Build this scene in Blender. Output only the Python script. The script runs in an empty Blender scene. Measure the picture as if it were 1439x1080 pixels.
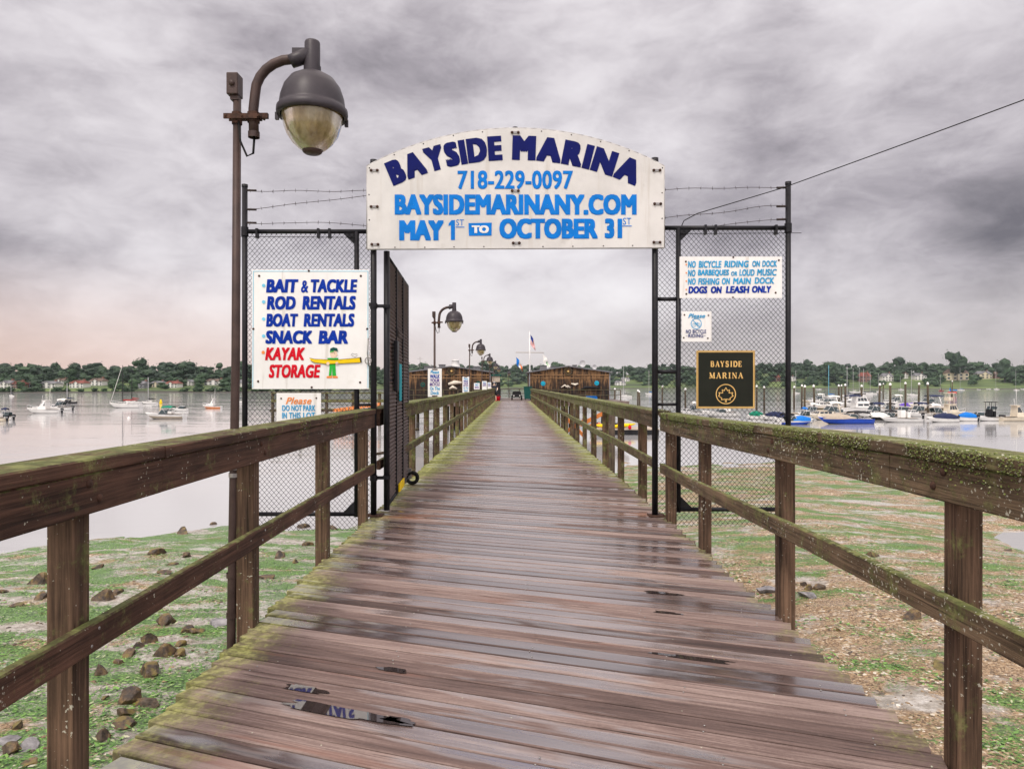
import bpy, bmesh, math, random
import numpy as np
from mathutils import Vector, Matrix, noise as mn
random.seed(7)
R = math.radians
S = bpy.context.scene
COL = S.collection
FPX, CX, CY, EYE = 1000.0, 719.5, 541.0, 1.45     # photo focal length in px, vanishing point, eye height over the deck

# ------------------------------------------------------------------ camera
cd = bpy.data.cameras.new('camera'); cam = bpy.data.objects.new('camera', cd); COL.objects.link(cam)
cam.location = (0, 0, EYE); cam.rotation_euler = (R(90), 0, 0)
cd.sensor_width = 36; cd.lens = 36*FPX/1439; cd.shift_y = (CY-540)/1439
cd.clip_start = .05; cd.clip_end = 6000
S.camera = cam
S.view_settings.view_transform = 'Standard'; S.view_settings.look = 'None'
S.view_settings.gamma = 1; S.view_settings.use_curve_mapping = False
S.view_settings.exposure = 0.38
S.cycles.max_bounces = 8; S.cycles.use_denoising = True

# ------------------------------------------------------------------ node helper
class G:
    def __init__(s, nt):
        s.nt = nt; nt.nodes.clear()
    def n(s, typ, ins=None, **props):
        k = s.nt.nodes.new(typ)
        for a, v in props.items(): setattr(k, a, v)
        for a, v in (ins or {}).items(): s.set(k.inputs[a], v)
        return k
    def set(s, sock, v):
        if isinstance(v, bpy.types.NodeSocket): s.nt.links.new(v, sock)
        elif v is not None:
            if isinstance(v, (tuple, list)) and len(v) == 3 and sock.type == 'RGBA': v = (*v, 1)
            sock.default_value = v
    def m(s, op, a, b=0.0, c=None, clamp=False):
        k = s.n('ShaderNodeMath', {0: a, 1: b}, operation=op, use_clamp=clamp)
        if c is not None: s.set(k.inputs[2], c)
        return k.outputs[0]
    def mix(s, f, a, b, bt='MIX'):
        k = s.n('ShaderNodeMix', data_type='RGBA', blend_type=bt)
        s.set(k.inputs[0], f); s.set(k.inputs[6], a); s.set(k.inputs[7], b)
        return k.outputs[2]
    def ramp(s, f, stops, interp='LINEAR'):
        k = s.n('ShaderNodeValToRGB', {0: f}); e = k.color_ramp; e.interpolation = interp
        while len(e.elements) < len(stops): e.elements.new(.5)
        for el, (p, c) in zip(e.elements, stops):
            el.position = p
            el.color = (c, c, c, 1) if isinstance(c, (int, float)) else (*c, 1)
        return k.outputs[0]
    def step(s, f, lo, hi):
        return s.n('ShaderNodeMapRange', {0: f, 1: lo, 2: hi}, interpolation_type='SMOOTHSTEP').outputs[0]
    def pos(s): return s.n('ShaderNodeNewGeometry').outputs['Position']
    def obj(s): return s.n('ShaderNodeTexCoord').outputs['Object']
    def nrm(s): return s.sep(s.n('ShaderNodeNewGeometry').outputs['Normal'])
    def sep(s, v): return s.n('ShaderNodeSeparateXYZ', {0: v}).outputs
    def xyz(s, x, y, z): return s.n('ShaderNodeCombineXYZ', {0: x, 1: y, 2: z}).outputs[0]
    def map(s, v, scale=(1, 1, 1), loc=(0, 0, 0), rot=(0, 0, 0)):
        return s.n('ShaderNodeMapping', {0: v, 1: loc, 2: rot, 3: scale}).outputs[0]
    def noise(s, v, scale=5, det=4, rough=.55, dist=0.0):
        return s.n('ShaderNodeTexNoise', {'Vector': v, 'Scale': scale, 'Detail': det, 'Roughness': rough, 'Distortion': dist}).outputs[0]
    def voro(s, v, scale=5, out=0, rnd=1.0):
        return s.n('ShaderNodeTexVoronoi', {'Vector': v, 'Scale': scale, 'Randomness': rnd}).outputs[out]
    def attr(s, name): return s.n('ShaderNodeAttribute', attribute_name=name).outputs
    def bump(s, h, st=.5, d=.01, nrm=None):
        k = s.n('ShaderNodeBump', {'Height': h, 'Strength': st, 'Distance': d})
        if nrm: s.set(k.inputs['Normal'], nrm)
        return k.outputs[0]
    def bsdf(s, color, rough=.6, bump=None, metal=0.0, **kw):
        k = s.n('ShaderNodeBsdfPrincipled', {'Base Color': color, 'Roughness': rough, 'Metallic': metal})
        for a, v in kw.items(): s.set(k.inputs[a.replace('_', ' ')], v)
        if bump is not None: s.set(k.inputs['Normal'], bump)
        o = s.n('ShaderNodeOutputMaterial'); s.nt.links.new(k.outputs[0], o.inputs[0])
        return k

# ------------------------------------------------------------------ sky
W = bpy.data.worlds.new('World'); S.world = W; W.use_nodes = True
SUN_EL, SUN_AZ = 52, 205       # degrees; azimuth clockwise from +Y: behind the camera, to the left
def sky():
    g = G(W.node_tree)
    d = g.n('ShaderNodeTexCoord').outputs['Generated']
    x, y, z = g.sep(d)[0:3]
    nish = g.n('ShaderNodeTexSky', sky_type='NISHITA', sun_disc=False, sun_elevation=R(SUN_EL), sun_rotation=R(SUN_AZ)).outputs[0]
    zz = g.m('ADD', g.m('MAXIMUM', z, 0), .26)
    p = g.xyz(g.m('DIVIDE', x, zz), g.m('DIVIDE', y, zz), 0)
    big = g.noise(g.map(p, (.50, .66, 1), (3.1, .4, 0), (0, 0, R(-14))), 1.0, 3, .5, .3)
    mid = g.noise(g.map(d, (3.0, 3.0, 6.2), (.6, 7.3, 2), (0, R(12), 0)), 1.25, 6, .58, .35)
    fin = g.noise(g.map(d, (9, 9, 19), (4.6, 1.3, 5), (0, R(14), 0)), 1.3, 7, .62, .4)
    c = g.m('ADD', g.m('MULTIPLY', big, .52), g.m('ADD', g.m('MULTIPLY', mid, .33), g.m('MULTIPLY', fin, .20)))
    c = g.m('SUBTRACT', c, .025)
    # right of the picture a darker bank, left a little lighter (cloud thickness)
    for dx, dz, wdt, amp in ((.55, .29, .035, -.085), (.28, .31, .02, -.055), (.69, .12, .012, -.06), (-.05, .50, .02, -.035), (-.60, .10, .02, -.03), (.15, .50, .02, .05),
                             (-.45, .25, .04, .06), (.50, .17, .012, .06), (.62, .44, .02, .06), (-.62, .44, .03, .03), (.02, .12, .03, .07), (-.30, .40, .02, -.02)):
        bank = g.n('ShaderNodeVectorMath', {0: d, 1: Vector((dx, 1, dz)).normalized()}, operation='DOT_PRODUCT').outputs['Value']
        c = g.m('ADD', c, g.m('MULTIPLY', g.step(bank, 1-wdt, 1.0), amp))
    col = g.ramp(c, [(.30, (.135, .122, .138)), (.37, (.23, .21, .228)), (.43, (.345, .315, .340)), (.49, (.475, .440, .465)), (.56, (.62, .583, .605)), (.68, (.78, .75, .765))])
    hz = g.step(z, .17, .0)
    warm = g.mix(g.step(x, .1, -.6), (.56, .51, .50), (.80, .54, .43))
    col = g.mix(g.m('MULTIPLY', hz, .62), col, warm)
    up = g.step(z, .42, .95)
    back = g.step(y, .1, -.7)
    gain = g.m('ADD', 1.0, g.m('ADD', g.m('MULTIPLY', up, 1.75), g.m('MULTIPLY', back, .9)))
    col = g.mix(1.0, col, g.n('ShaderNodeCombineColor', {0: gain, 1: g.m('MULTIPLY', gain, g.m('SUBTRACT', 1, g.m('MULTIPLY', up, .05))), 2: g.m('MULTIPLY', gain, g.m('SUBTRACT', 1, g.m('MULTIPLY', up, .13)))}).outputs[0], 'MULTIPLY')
    ns = g.mix(1.0, nish, (.07, .07, .07), 'MULTIPLY')
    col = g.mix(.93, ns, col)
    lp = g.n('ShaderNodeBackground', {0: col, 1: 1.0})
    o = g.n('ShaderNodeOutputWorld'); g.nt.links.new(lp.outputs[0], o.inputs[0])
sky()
ld = bpy.data.lights.new('sun', 'SUN'); ld.energy = 1.5; ld.angle = R(11); ld.color = (1, .93, .82)
sun = bpy.data.objects.new('sun', ld); COL.objects.link(sun)
_sd = Vector((math.sin(R(SUN_AZ))*math.cos(R(SUN_EL)), math.cos(R(SUN_AZ))*math.cos(R(SUN_EL)), math.sin(R(SUN_EL))))
sun.rotation_euler = (-_sd).to_track_quat('-Z', 'Y').to_euler(); sun.location = (0, -5, 30)

# ------------------------------------------------------------------ mesh helper
class MB:
    def __init__(s): s.v = []; s.f = []; s.mi = []; s.sm = []; s.at = []
    def add(s, vs, fs, mi=0, sm=False, at=None):
        o = len(s.v); s.v += [tuple(p) for p in vs]
        for f in fs:
            s.f.append(tuple(i+o for i in f)); s.mi.append(mi); s.sm.append(sm); s.at.append(at if at is not None else 0.0)
        return s
    def box(s, x0, x1, y0, y1, z0, z1, mi=0, M=None, at=None, bev=0.0):
        if bev:
            bm = bmesh.new(); bmesh.ops.create_cube(bm, size=1)
            for v in bm.verts: v.co = ((x0+x1)/2+v.co.x*(x1-x0), (y0+y1)/2+v.co.y*(y1-y0), (z0+z1)/2+v.co.z*(z1-z0))
            bmesh.ops.bevel(bm, geom=bm.edges[:], offset=bev, segments=2, affect='EDGES', profile=.5)
            vs = [v.co.copy() for v in bm.verts]; fs = [[v.index for v in f.verts] for f in bm.faces]; bm.free()
        else:
            vs = [Vector((x, y, z)) for z in (z0, z1) for y in (y0, y1) for x in (x0, x1)]
            fs = [(0, 2, 3, 1), (4, 5, 7, 6), (0, 1, 5, 4), (2, 6, 7, 3), (0, 4, 6, 2), (1, 3, 7, 5)]
        if M: vs = [M @ v for v in vs]
        return s.add(vs, fs, mi, False, at)
    def tube(s, pts, r, n=8, mi=0, cap=True, sm=True, at=None):
        pts = [Vector(p) for p in pts]; k = len(pts)
        rs = r if isinstance(r, (list, tuple)) else [r]*k
        vs = []; u = None
        for i, p in enumerate(pts):
            t = (pts[min(i+1, k-1)]-pts[max(i-1, 0)]).normalized()
            if u is None: u = t.orthogonal().normalized()
            else:
                u = (u - t*u.dot(t)); u = u.normalized() if u.length > 1e-6 else t.orthogonal().normalized()
            w = t.cross(u)
            for j in range(n):
                a = 2*math.pi*j/n; vs.append(p+(u*math.cos(a)+w*math.sin(a))*rs[i])
        fs = [(i*n+j, i*n+(j+1) % n, (i+1)*n+(j+1) % n, (i+1)*n+j) for i in range(k-1) for j in range(n)]
        s.add(vs, fs, mi, sm, at)
        if cap:
            o = len(s.v)-k*n
            s.f += [tuple(o+j for j in reversed(range(n))), tuple(o+(k-1)*n+j for j in range(n))]
            s.mi += [mi]*2; s.sm += [False]*2; s.at += [at or 0.0]*2
        return s
    def lathe(s, prof, n=24, c=(0, 0, 0), mi=0, sm=True, axis='z'):
        vs = []
        for r, h in prof:
            for j in range(n):
                a = 2*math.pi*j/n; q = (r*math.cos(a), r*math.sin(a), h)
                if axis == 'y': q = (q[0], q[2], q[1])
                if axis == 'x': q = (q[2], q[0], q[1])
                vs.append((q[0]+c[0], q[1]+c[1], q[2]+c[2]))
        k = len(prof)
        fs = [(i*n+j, i*n+(j+1) % n, (i+1)*n+(j+1) % n, (i+1)*n+j) for i in range(k-1) for j in range(n)]
        return s.add(vs, fs, mi, sm)
    def prism(s, poly, y0, y1, mi=0, M=None, caps=True):        # polygon in the x-z plane, pushed along y
        k = len(poly)
        vs = [Vector((x, y0, z)) for x, z in poly]+[Vector((x, y1, z)) for x, z in poly]
        fs = [(i, (i+1) % k, k+(i+1) % k, k+i) for i in range(k)]
        if caps: fs += [tuple(reversed(range(k))), tuple(range(k, 2*k))]
        if M: vs = [M @ v for v in vs]
        return s.add(vs, fs, mi)
    def torus(s, c, Rr, r, n=20, m=6, mi=0, axis='x'):
        pts = []
        for i in range(n+1):
            a = 2*math.pi*i/n
            q = {'x': (0, Rr*math.cos(a), Rr*math.sin(a)), 'y': (Rr*math.cos(a), 0, Rr*math.sin(a)), 'z': (Rr*math.cos(a), Rr*math.sin(a), 0)}[axis]
            pts.append(Vector(q)+Vector(c))
        return s.tube(pts, r, m, mi, cap=False)
    def xform(s, M): s.v = [tuple(M @ Vector(p)) for p in s.v]; return s

def mesh_of(name, mb, mats):
    me = bpy.data.meshes.new(name); me.from_pydata(mb.v, [], mb.f)
    for m_ in (mats if isinstance(mats, (list, tuple)) else [mats]): me.materials.append(m_)
    n = len(me.polygons)
    if n == len(mb.mi):
        me.polygons.foreach_set('material_index', mb.mi); me.polygons.foreach_set('use_smooth', mb.sm)
        if any(mb.at):
            a = me.attributes.new('rnd', 'FLOAT', 'FACE'); a.data.foreach_set('value', mb.at)
    me.update(); return me
def obj(name, mb, mats, parent=None, world=False):
    """one mesh object; world=True: the vertices are world coordinates and the parent chain only translates"""
    me = mesh_of(name, mb, mats)
    o = bpy.data.objects.new(name, me); COL.objects.link(o)
    if parent:
        o.parent = parent
        if world:
            off = Vector((0, 0, 0)); q = parent
            while q: off += q.location; q = q.parent
            me.transform(Matrix.Translation(-off))
    return o
def tag(o, label, cat, group=None, kind=None):
    if label: o['label'] = label
    if cat: o['category'] = cat
    if group: o['group'] = group
    if kind: o['kind'] = kind
    return o
def thing(name, label, cat, loc=(0, 0, 0), rz=0, group=None):
    o = bpy.data.objects.new(name, None); COL.objects.link(o); o.empty_display_size = .2
    o.location = loc; o.rotation_euler = (0, 0, rz)
    return tag(o, label, cat, group)
def structure(name, mb, mats, parent=None):
    o = obj(name, mb, mats, parent); o['kind'] = 'structure'; return o
def copy_tree(o, parent=None):
    c = o.copy(); COL.objects.link(c); c.parent = parent
    for ch in list(o.children): copy_tree(ch, c)
    return c
def P(px, py, Y): return Vector(((px-CX)/FPX*Y, Y, EYE-(py-CY)/FPX*Y))   # where a sight line of the survey photo stands at distance Y
WATER = -2.75
def onwater(px, py):
    Y = (EYE-WATER)*FPX/(py-CY); return Vector(((px-CX)/FPX*Y, Y, WATER))
def smooth(a, b, x):
    t = min(1, max(0, (x-a)/(b-a))); return t*t*(3-2*t)

# ------------------------------------------------------------------ materials
def newmat(name):
    m = bpy.data.materials.new(name); m.use_nodes = True; return m, G(m.node_tree)
def paint(name, col, rough=.5, metal=0.0, var=.12, scale=6, bump=0.0, dirt=None, spec=.35):
    m, g = newmat(name); p = g.obj()
    f = g.noise(p, scale, 5, .6)
    c = g.mix(g.step(f, .35, .65), tuple(x*(1-var) for x in col), tuple(min(1, x*(1+var)) for x in col))
    if dirt: c = g.mix(g.m('MULTIPLY', g.step(g.noise(p, scale*2.3, 6, .7), .56, .75), .7), c, dirt)
    if name.startswith('sign_white'):
        st = g.noise(g.map(p, (9, 9, .7)), 1, 5, .65)
        c = g.mix(g.m('MULTIPLY', g.step(st, .54, .72), .45), c, (.44, .40, .34))
    b = g.bump(g.noise(p, scale*12, 3, .6), bump, .003) if bump else None
    g.bsdf(c, g.m('ADD', rough-.08, g.m('MULTIPLY', f, .16)), b, metal, Specular_IOR_Level=spec)
    return m
def wood(name, axis, dark, light, moss=.0, mossfar=0.0, lichen=0.0, rough=.75, topmoss=.8):
    """weathered timber; grain runs along axis; moss patches grow mostly on upward faces"""
    m, g = newmat(name); p = g.pos(); X, Y, Z = g.sep(p)[0:3]
    sc = [9, 9, 9]; sc[axis] = .55
    st = [42, 42, 42]; st[axis] = 1.3
    gr = g.noise(g.map(p, tuple(st)), 1.7, 7, .65, .4)
    br = g.noise(g.map(p, tuple(sc)), 1.2, 4, .6, .2)
    blot = g.noise(p, 3.2, 5, .6)
    f = g.m('ADD', g.m('MULTIPLY', gr, .5), g.m('ADD', g.m('MULTIPLY', br, .3), g.m('MULTIPLY', blot, .25)))
    mid = tuple((a*.55+b*.45) for a, b in zip(dark, light))
    c = g.ramp(f, [(.36, dark), (.50, mid), (.60, light), (.72, tuple(min(1, x*1.5) for x in light))])
    crack = g.step(g.noise(g.map(p, tuple(s*.6 for s in st)), 1.3, 3, .5), .40, .33)
    c = g.mix(g.m('MULTIPLY', crack, .6), c, tuple(x*.35 for x in dark))
    nz = g.nrm()[2]
    mo = g.noise(p, 5.5, 6, .7); mo2 = g.noise(p, 38, 4, .7)
    far = g.step(Y, 7.6, 12)
    up = g.m('MULTIPLY', g.step(nz, .5, .9), topmoss)
    amt = g.m('ADD', g.m('ADD', up, moss), g.m('MULTIPLY', far, mossfar))
    k = g.m('ADD', g.m('ADD', mo, g.m('MULTIPLY', mo2, .35)), g.m('MULTIPLY', amt, .30))
    mk = g.m('MULTIPLY', g.step(k, .74, .96), .82)
    mc = g.mix(g.step(g.noise(p, 14, 4, .6), .4, .6), (.085, .105, .030), (.20, .22, .075))
    c = g.mix(mk, c, mc)
    h = g.m('ADD', gr, g.m('MULTIPLY', mo2, g.m('MULTIPLY', mk, .8)))
    if lichen:
        li = g.step(g.m('ADD', g.noise(p, 60, 3, .5), g.m('MULTIPLY', g.noise(p, 4, 3, .6), .5)), 1.0-lichen*.14, 1.0-lichen*.14+.05)
        c = g.mix(g.m('MULTIPLY', li, .85), c, (.48, .47, .38))
    g.bsdf(c, g.m('ADD', rough-.12, g.m('MULTIPLY', br, .25)), g.bump(h, .7, .006), 0.0, Specular_IOR_Level=.2)
    return m
M = {}
M['rail_left'] = wood('rail_timber_dark', 1, (.015, .0085, .006), (.105, .055, .037), .02, .55, .3)
M['rail_right'] = wood('rail_timber_grey', 1, (.026, .018, .011), (.175, .122, .075), .20, .50, .7)
M['post'] = wood('post_timber', 2, (.015, .0095, .0065), (.150, .092, .059), .06, .30, .5)
M['pile'] = wood('pile_timber', 2, (.025, .018, .014), (.11, .08, .058), .1, .1, .3)
M['black'] = paint('black_pipe', (.009, .009, .012), .45, .0, .3, 14, .25, (.05, .03, .02), .25)
M['mesh'] = paint('black_vinyl_wire', (.011, .011, .013), .6, spec=.15)
M['slat'] = paint('dark_slat', (.082, .056, .050), .6, 0, .35, 9, .2, spec=.2)
M['lampbrown'] = paint('lamp_brown', (.055, .034, .029), .5, .15, .25, 7, .2, (.09, .05, .035))
M['lampgrey'] = paint('lamp_grey', (.038, .032, .038), .45, .1, .15, 6, .15)
M['rust'] = paint('rusty_steel', (.065, .032, .021), .8, .2, .4, 25, .4)
M['steel'] = paint('steel', (.3, .29, .28), .4, .8, .2, 20)
M['white'] = paint('white_gelcoat', (.80, .79, .76), .3, 0, .05, 2)
M['cream'] = paint('cream_gelcoat', (.72, .64, .50), .35, 0, .06, 2)
M['signwhite'] = paint('sign_white', (.78, .775, .76), .5, 0, .05, 1.6, 0, (.70, .69, .66))
M['signwhite2'] = paint('sign_white_weathered', (.60, .59, .57), .5, 0, .09, 1.3, 0, (.47, .455, .43))
def flat(name, col, rough=.55): M[name] = paint(name, col, rough, 0, .1, 5, spec=.5 if rough < .5 else .12); return M[name]
for nm, c in dict(navy=(.002, .006, .10), blue=(.003, .17, .58), royal=(.002, .032, .32), red=(.60, .006, .02), orange=(.80, .27, .08),
        cyan=(.03, .33, .62), gold=(.72, .47, .17), signblack=(.016, .018, .013), yellow=(.85, .58, .01), green=(.03, .42, .05), skin=(.80, .60, .45),
        lightblue=(.20, .60, .80), purple=(.13, .07, .30), boatblue=(.008, .07, .50), tealdisc=(.01, .35, .42), greencanvas=(.01, .20, .12),
        navycanvas=(.02, .028, .075), purplecanvas=(.13, .07, .42), bluecanvas=(.01, .17, .58), darktrim=(.02, .02, .022), khaki=(.42, .36, .29),
        glass=(.03, .05, .055), silver=(.55, .55, .56), engine=(.02, .021, .025), hullred=(.32, .03, .03), jersey=(.02, .022, .04), hairgrey=(.30, .30, .32),
        roofgrey=(.16, .16, .17), roofbrown=(.14, .10, .08), roofred=(.20, .065, .05), housewhite=(.74, .72, .68), housecream=(.66, .58, .42), housegrey=(.24, .24, .26), housebrick=(.22, .115, .09),
        window=(.03, .04, .05), rubber=(.012, .012, .012), canvaswhite=(.75, .74, .7), plastic=(.78, .78, .77), darkgreen=(.01, .07, .06), bone=(.72, .66, .55), usred=(.55, .03, .05), usblue=(.02, .04, .20)).items():
    flat(nm, c, .3 if nm in ('glass', 'window', 'boatblue') else .55)
# ------------------------------------------------------------------ ground, water, shore
def waterline(x): return 21.0+17.0*smooth(-1, 7, x) - min(6.5, .7*max(0, -x-9))
def ground_z(x, y):
    yw = waterline(x)
    t = (yw-y)/yw
    z = WATER + (1.38*t if t > 0 else 2.2*t)
    amp = .05 + .05*smooth(4, 14, abs(x))
    z += amp*mn.noise(Vector((x*.33, y*.33, 1.7)))*1.5 + .04*mn.noise(Vector((x*1.3, y*1.3, 5.1))) + .022*mn.noise(Vector((x*4, y*4, 9)))
    z += .11*smooth(.55, 1.0, 1-abs(t))*(mn.noise(Vector((x*.75, y*.75, 21)))+.5*mn.noise(Vector((x*2.1, y*2.1, 31))))
    z -= 1.0*math.exp(-(((x-15.5)/4.4)**2+((y-17.5)/4.8)**2))           # tidal pool on the right
    return max(z, WATER-4)
def on_ground(px, py):
    d = Vector(((px-CX)/FPX, 1, -(py-CY)/FPX)); y = 1.0
    while y < 60:
        z = EYE+d.z*y
        if z <= ground_z(d.x*y, y): return Vector((d.x*y, y, ground_z(d.x*y, y)))
        y += .02
    return Vector((d.x*y, y, z))
def ground():
    ys = list(np.concatenate([np.arange(-6, 14, .16), np.arange(14, 44, .4), np.arange(44, 120, 8), [200, 400, 800, 1500, 3000]]))
    xs = list(np.concatenate([[-3000, -800, -200, -80, -50], np.arange(-32, -12, .6), np.arange(-12, 12, .16), np.arange(12, 34, .5), [50, 90, 200, 800, 3000]]))
    mb = MB(); nx = len(xs)
    vs = [(x, y, ground_z(x, y) if y < 120 and abs(x) < 60 else WATER-4) for y in ys for x in xs]
    fs = [(j*nx+i, j*nx+i+1, (j+1)*nx+i+1, (j+1)*nx+i) for j in range(len(ys)-1) for i in range(nx-1)]
    mb.add(vs, fs, 0, True)
    m, g = newmat('tidal_flat'); p = g.pos(); X, Y, Z = g.sep(p)[0:3]
    peb = g.voro(g.map(p, (1, 1, .6)), 26, 1); pd = g.voro(g.map(p, (1, 1, .6)), 26, 0)
    peb2 = g.voro(p, 60, 1)
    sel = g.sep(peb)[0]
    pc = g.ramp(sel, [(0, (.06, .04, .025)), (.3, (.20, .13, .07)), (.6, (.36, .235, .125)), (.82, (.46, .36, .23)), (.95, (.70, .64, .54))])
    pc2 = g.ramp(g.sep(peb2)[1], [(0, (.08, .052, .03)), (.5, (.28, .18, .10)), (1, (.48, .37, .24))])
    pc = g.mix(g.step(g.noise(p, 3, 4, .6), .4, .6), pc, pc2)
    mud = g.ramp(g.noise(p, 7, 6, .65), [(.3, (.14, .12, .095)), (.5, (.36, .33, .29)), (.72, (.60, .58, .55))])
    left = g.step(X, 1.5, -1.5)
    ml = g.step(g.m('ADD', g.noise(p, 1.1, 5, .6), g.m('MULTIPLY', left, .15)), .54, .64)
    c = g.mix(ml, pc, mud)
    al = g.m('ADD', g.noise(g.map(p, (.55, 1.3, 1)), 1.0, 6, .66, .4), g.m('MULTIPLY', left, .10))
    rf = g.m('MULTIPLY', g.step(X, 1, 4), g.step(Y, 9.5, 13))
    al = g.m('ADD', al, g.m('MULTIPLY', rf, .06))
    al = g.m('ADD', al, g.m('MULTIPLY', g.m('SUBTRACT', g.noise(p, 24, 4, .7), .5), .5))
    ac = g.mix(g.step(g.noise(p, 40, 3, .6), .42, .6), (.022, .075, .010), (.14, .30, .05))
    am = g.step(al, .53, .62)
    c = g.mix(g.m('MULTIPLY', am, .9), c, ac)
    sw = g.step(g.m('ADD', g.noise(g.map(p, (.4, 1.15, 1)), 1, 6, .68, .8), g.m('ADD', g.m('MULTIPLY', g.step(Y, 7, 14), .05), g.m('MULTIPLY', g.m('SUBTRACT', g.noise(p, 9, 4, .7), .5), .25))), .61, .68)
    c = g.mix(g.m('MULTIPLY', sw, .8), c, (.50, .47, .44))
    wet = g.step(g.noise(g.map(p, (.5, 1.2, 1)), 1.6, 4, .6), .50, .60)
    ro = g.m('SUBTRACT', .75, g.m('MULTIPLY', g.m('MAXIMUM', wet, sw), .48))
    h = g.m('ADD', g.m('MULTIPLY', pd, -1.0), g.m('ADD', g.m('MULTIPLY', g.noise(p, 45, 4, .7), .8), g.m('MULTIPLY', am, .3)))
    g.bsdf(c, ro, g.bump(h, .8, .02))
    return structure('ground', mb, m)
ground()
def water():
    mb = MB(); mb.add([(-3000, -40, WATER), (3000, -40, WATER), (3000, 3000, WATER), (-3000, 3000, WATER)], [(0, 1, 2, 3)])
    m, g = newmat('bay_water'); p = g.pos(); Y = g.sep(p)[1]
    n1 = g.noise(g.map(p, (1, 1.6, 1)), .9, 4, .6); n2 = g.noise(g.map(p, (.10, .35, 1)), 1, 3, .6); n3 = g.noise(g.map(p, (.02, .1, 1)), 1, 3, .5)
    # calm slicks and ripple patches
    rip = g.m('ADD', .25, g.m('MULTIPLY', g.step(n3, .42, .6), .9))
    h = g.m('MULTIPLY', g.m('ADD', g.m('MULTIPLY', n1, .5), n2), rip)
    dist = g.step(Y, 20, 160)
    st = g.m('ADD', .16, g.m('MULTIPLY', dist, .25))
    k = g.bsdf((.42, .42, .425), .06, g.bump(h, st, .12), 0.0, IOR=1.333)
    return structure('water', mb, m)
water()

SHORE = [(-800, 372), (0, 385), (330, 402), (470, 470), (560, 640), (640, 800), (720, 870), (900, 860), (1100, 790), (1439, 745), (1800, 720), (2600, 700)]
def shore_y(px):
    for (a, ya), (b, yb) in zip(SHORE, SHORE[1:]):
        if px <= b: return ya+(yb-ya)*max(0, (px-a))/(b-a)
    return SHORE[-1][1]
def far_z(px, d):      # height above the water d metres behind the shoreline
    hmax = 9 if px < 450 else 9+9*smooth(450, 720, px)
    return WATER + .35 + hmax*smooth(4, 150, d) + 1.5*smooth(10, 16, d)*.6
def far_shore():
    mb = MB(); ds = [-3, 0, 1.2, 8, 18, 40, 80, 150, 300, 900]; cols = list(range(-760, 2500, 20))
    vs = []
    for px in cols:
        for d in ds:
            jit = 2.2*mn.noise(Vector((px*.02, d, 0)))
            Y = shore_y(px)+d+jit; vs.append(((px-CX)/FPX*Y, Y, WATER-1.5 if d < 0 else far_z(px, d)-(.3 if d == 0 else 0)))
    k = len(ds)
    fs = [(i*k+j, (i+1)*k+j, (i+1)*k+j+1, i*k+j+1) for i in range(len(cols)-1) for j in range(k-1)]
    mb.add(vs, fs, 0, True)
    m, g = newmat('far_bank'); p = g.pos()
    f = g.noise(g.map(p, (.02, .06, .4)), 1, 5, .6)
    c = g.ramp(f, [(.36, (.035, .05, .022)), (.5, (.075, .12, .03)), (.62, (.13, .18, .05))])
    z = g.sep(p)[2]
    c = g.mix(g.step(z, WATER+.9, WATER+.45), c, (.05, .045, .035))
    g.bsdf(c, .9, g.bump(f, .5, .5))
    return structure('far_shore_terrain', mb, m)
far_shore()

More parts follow.
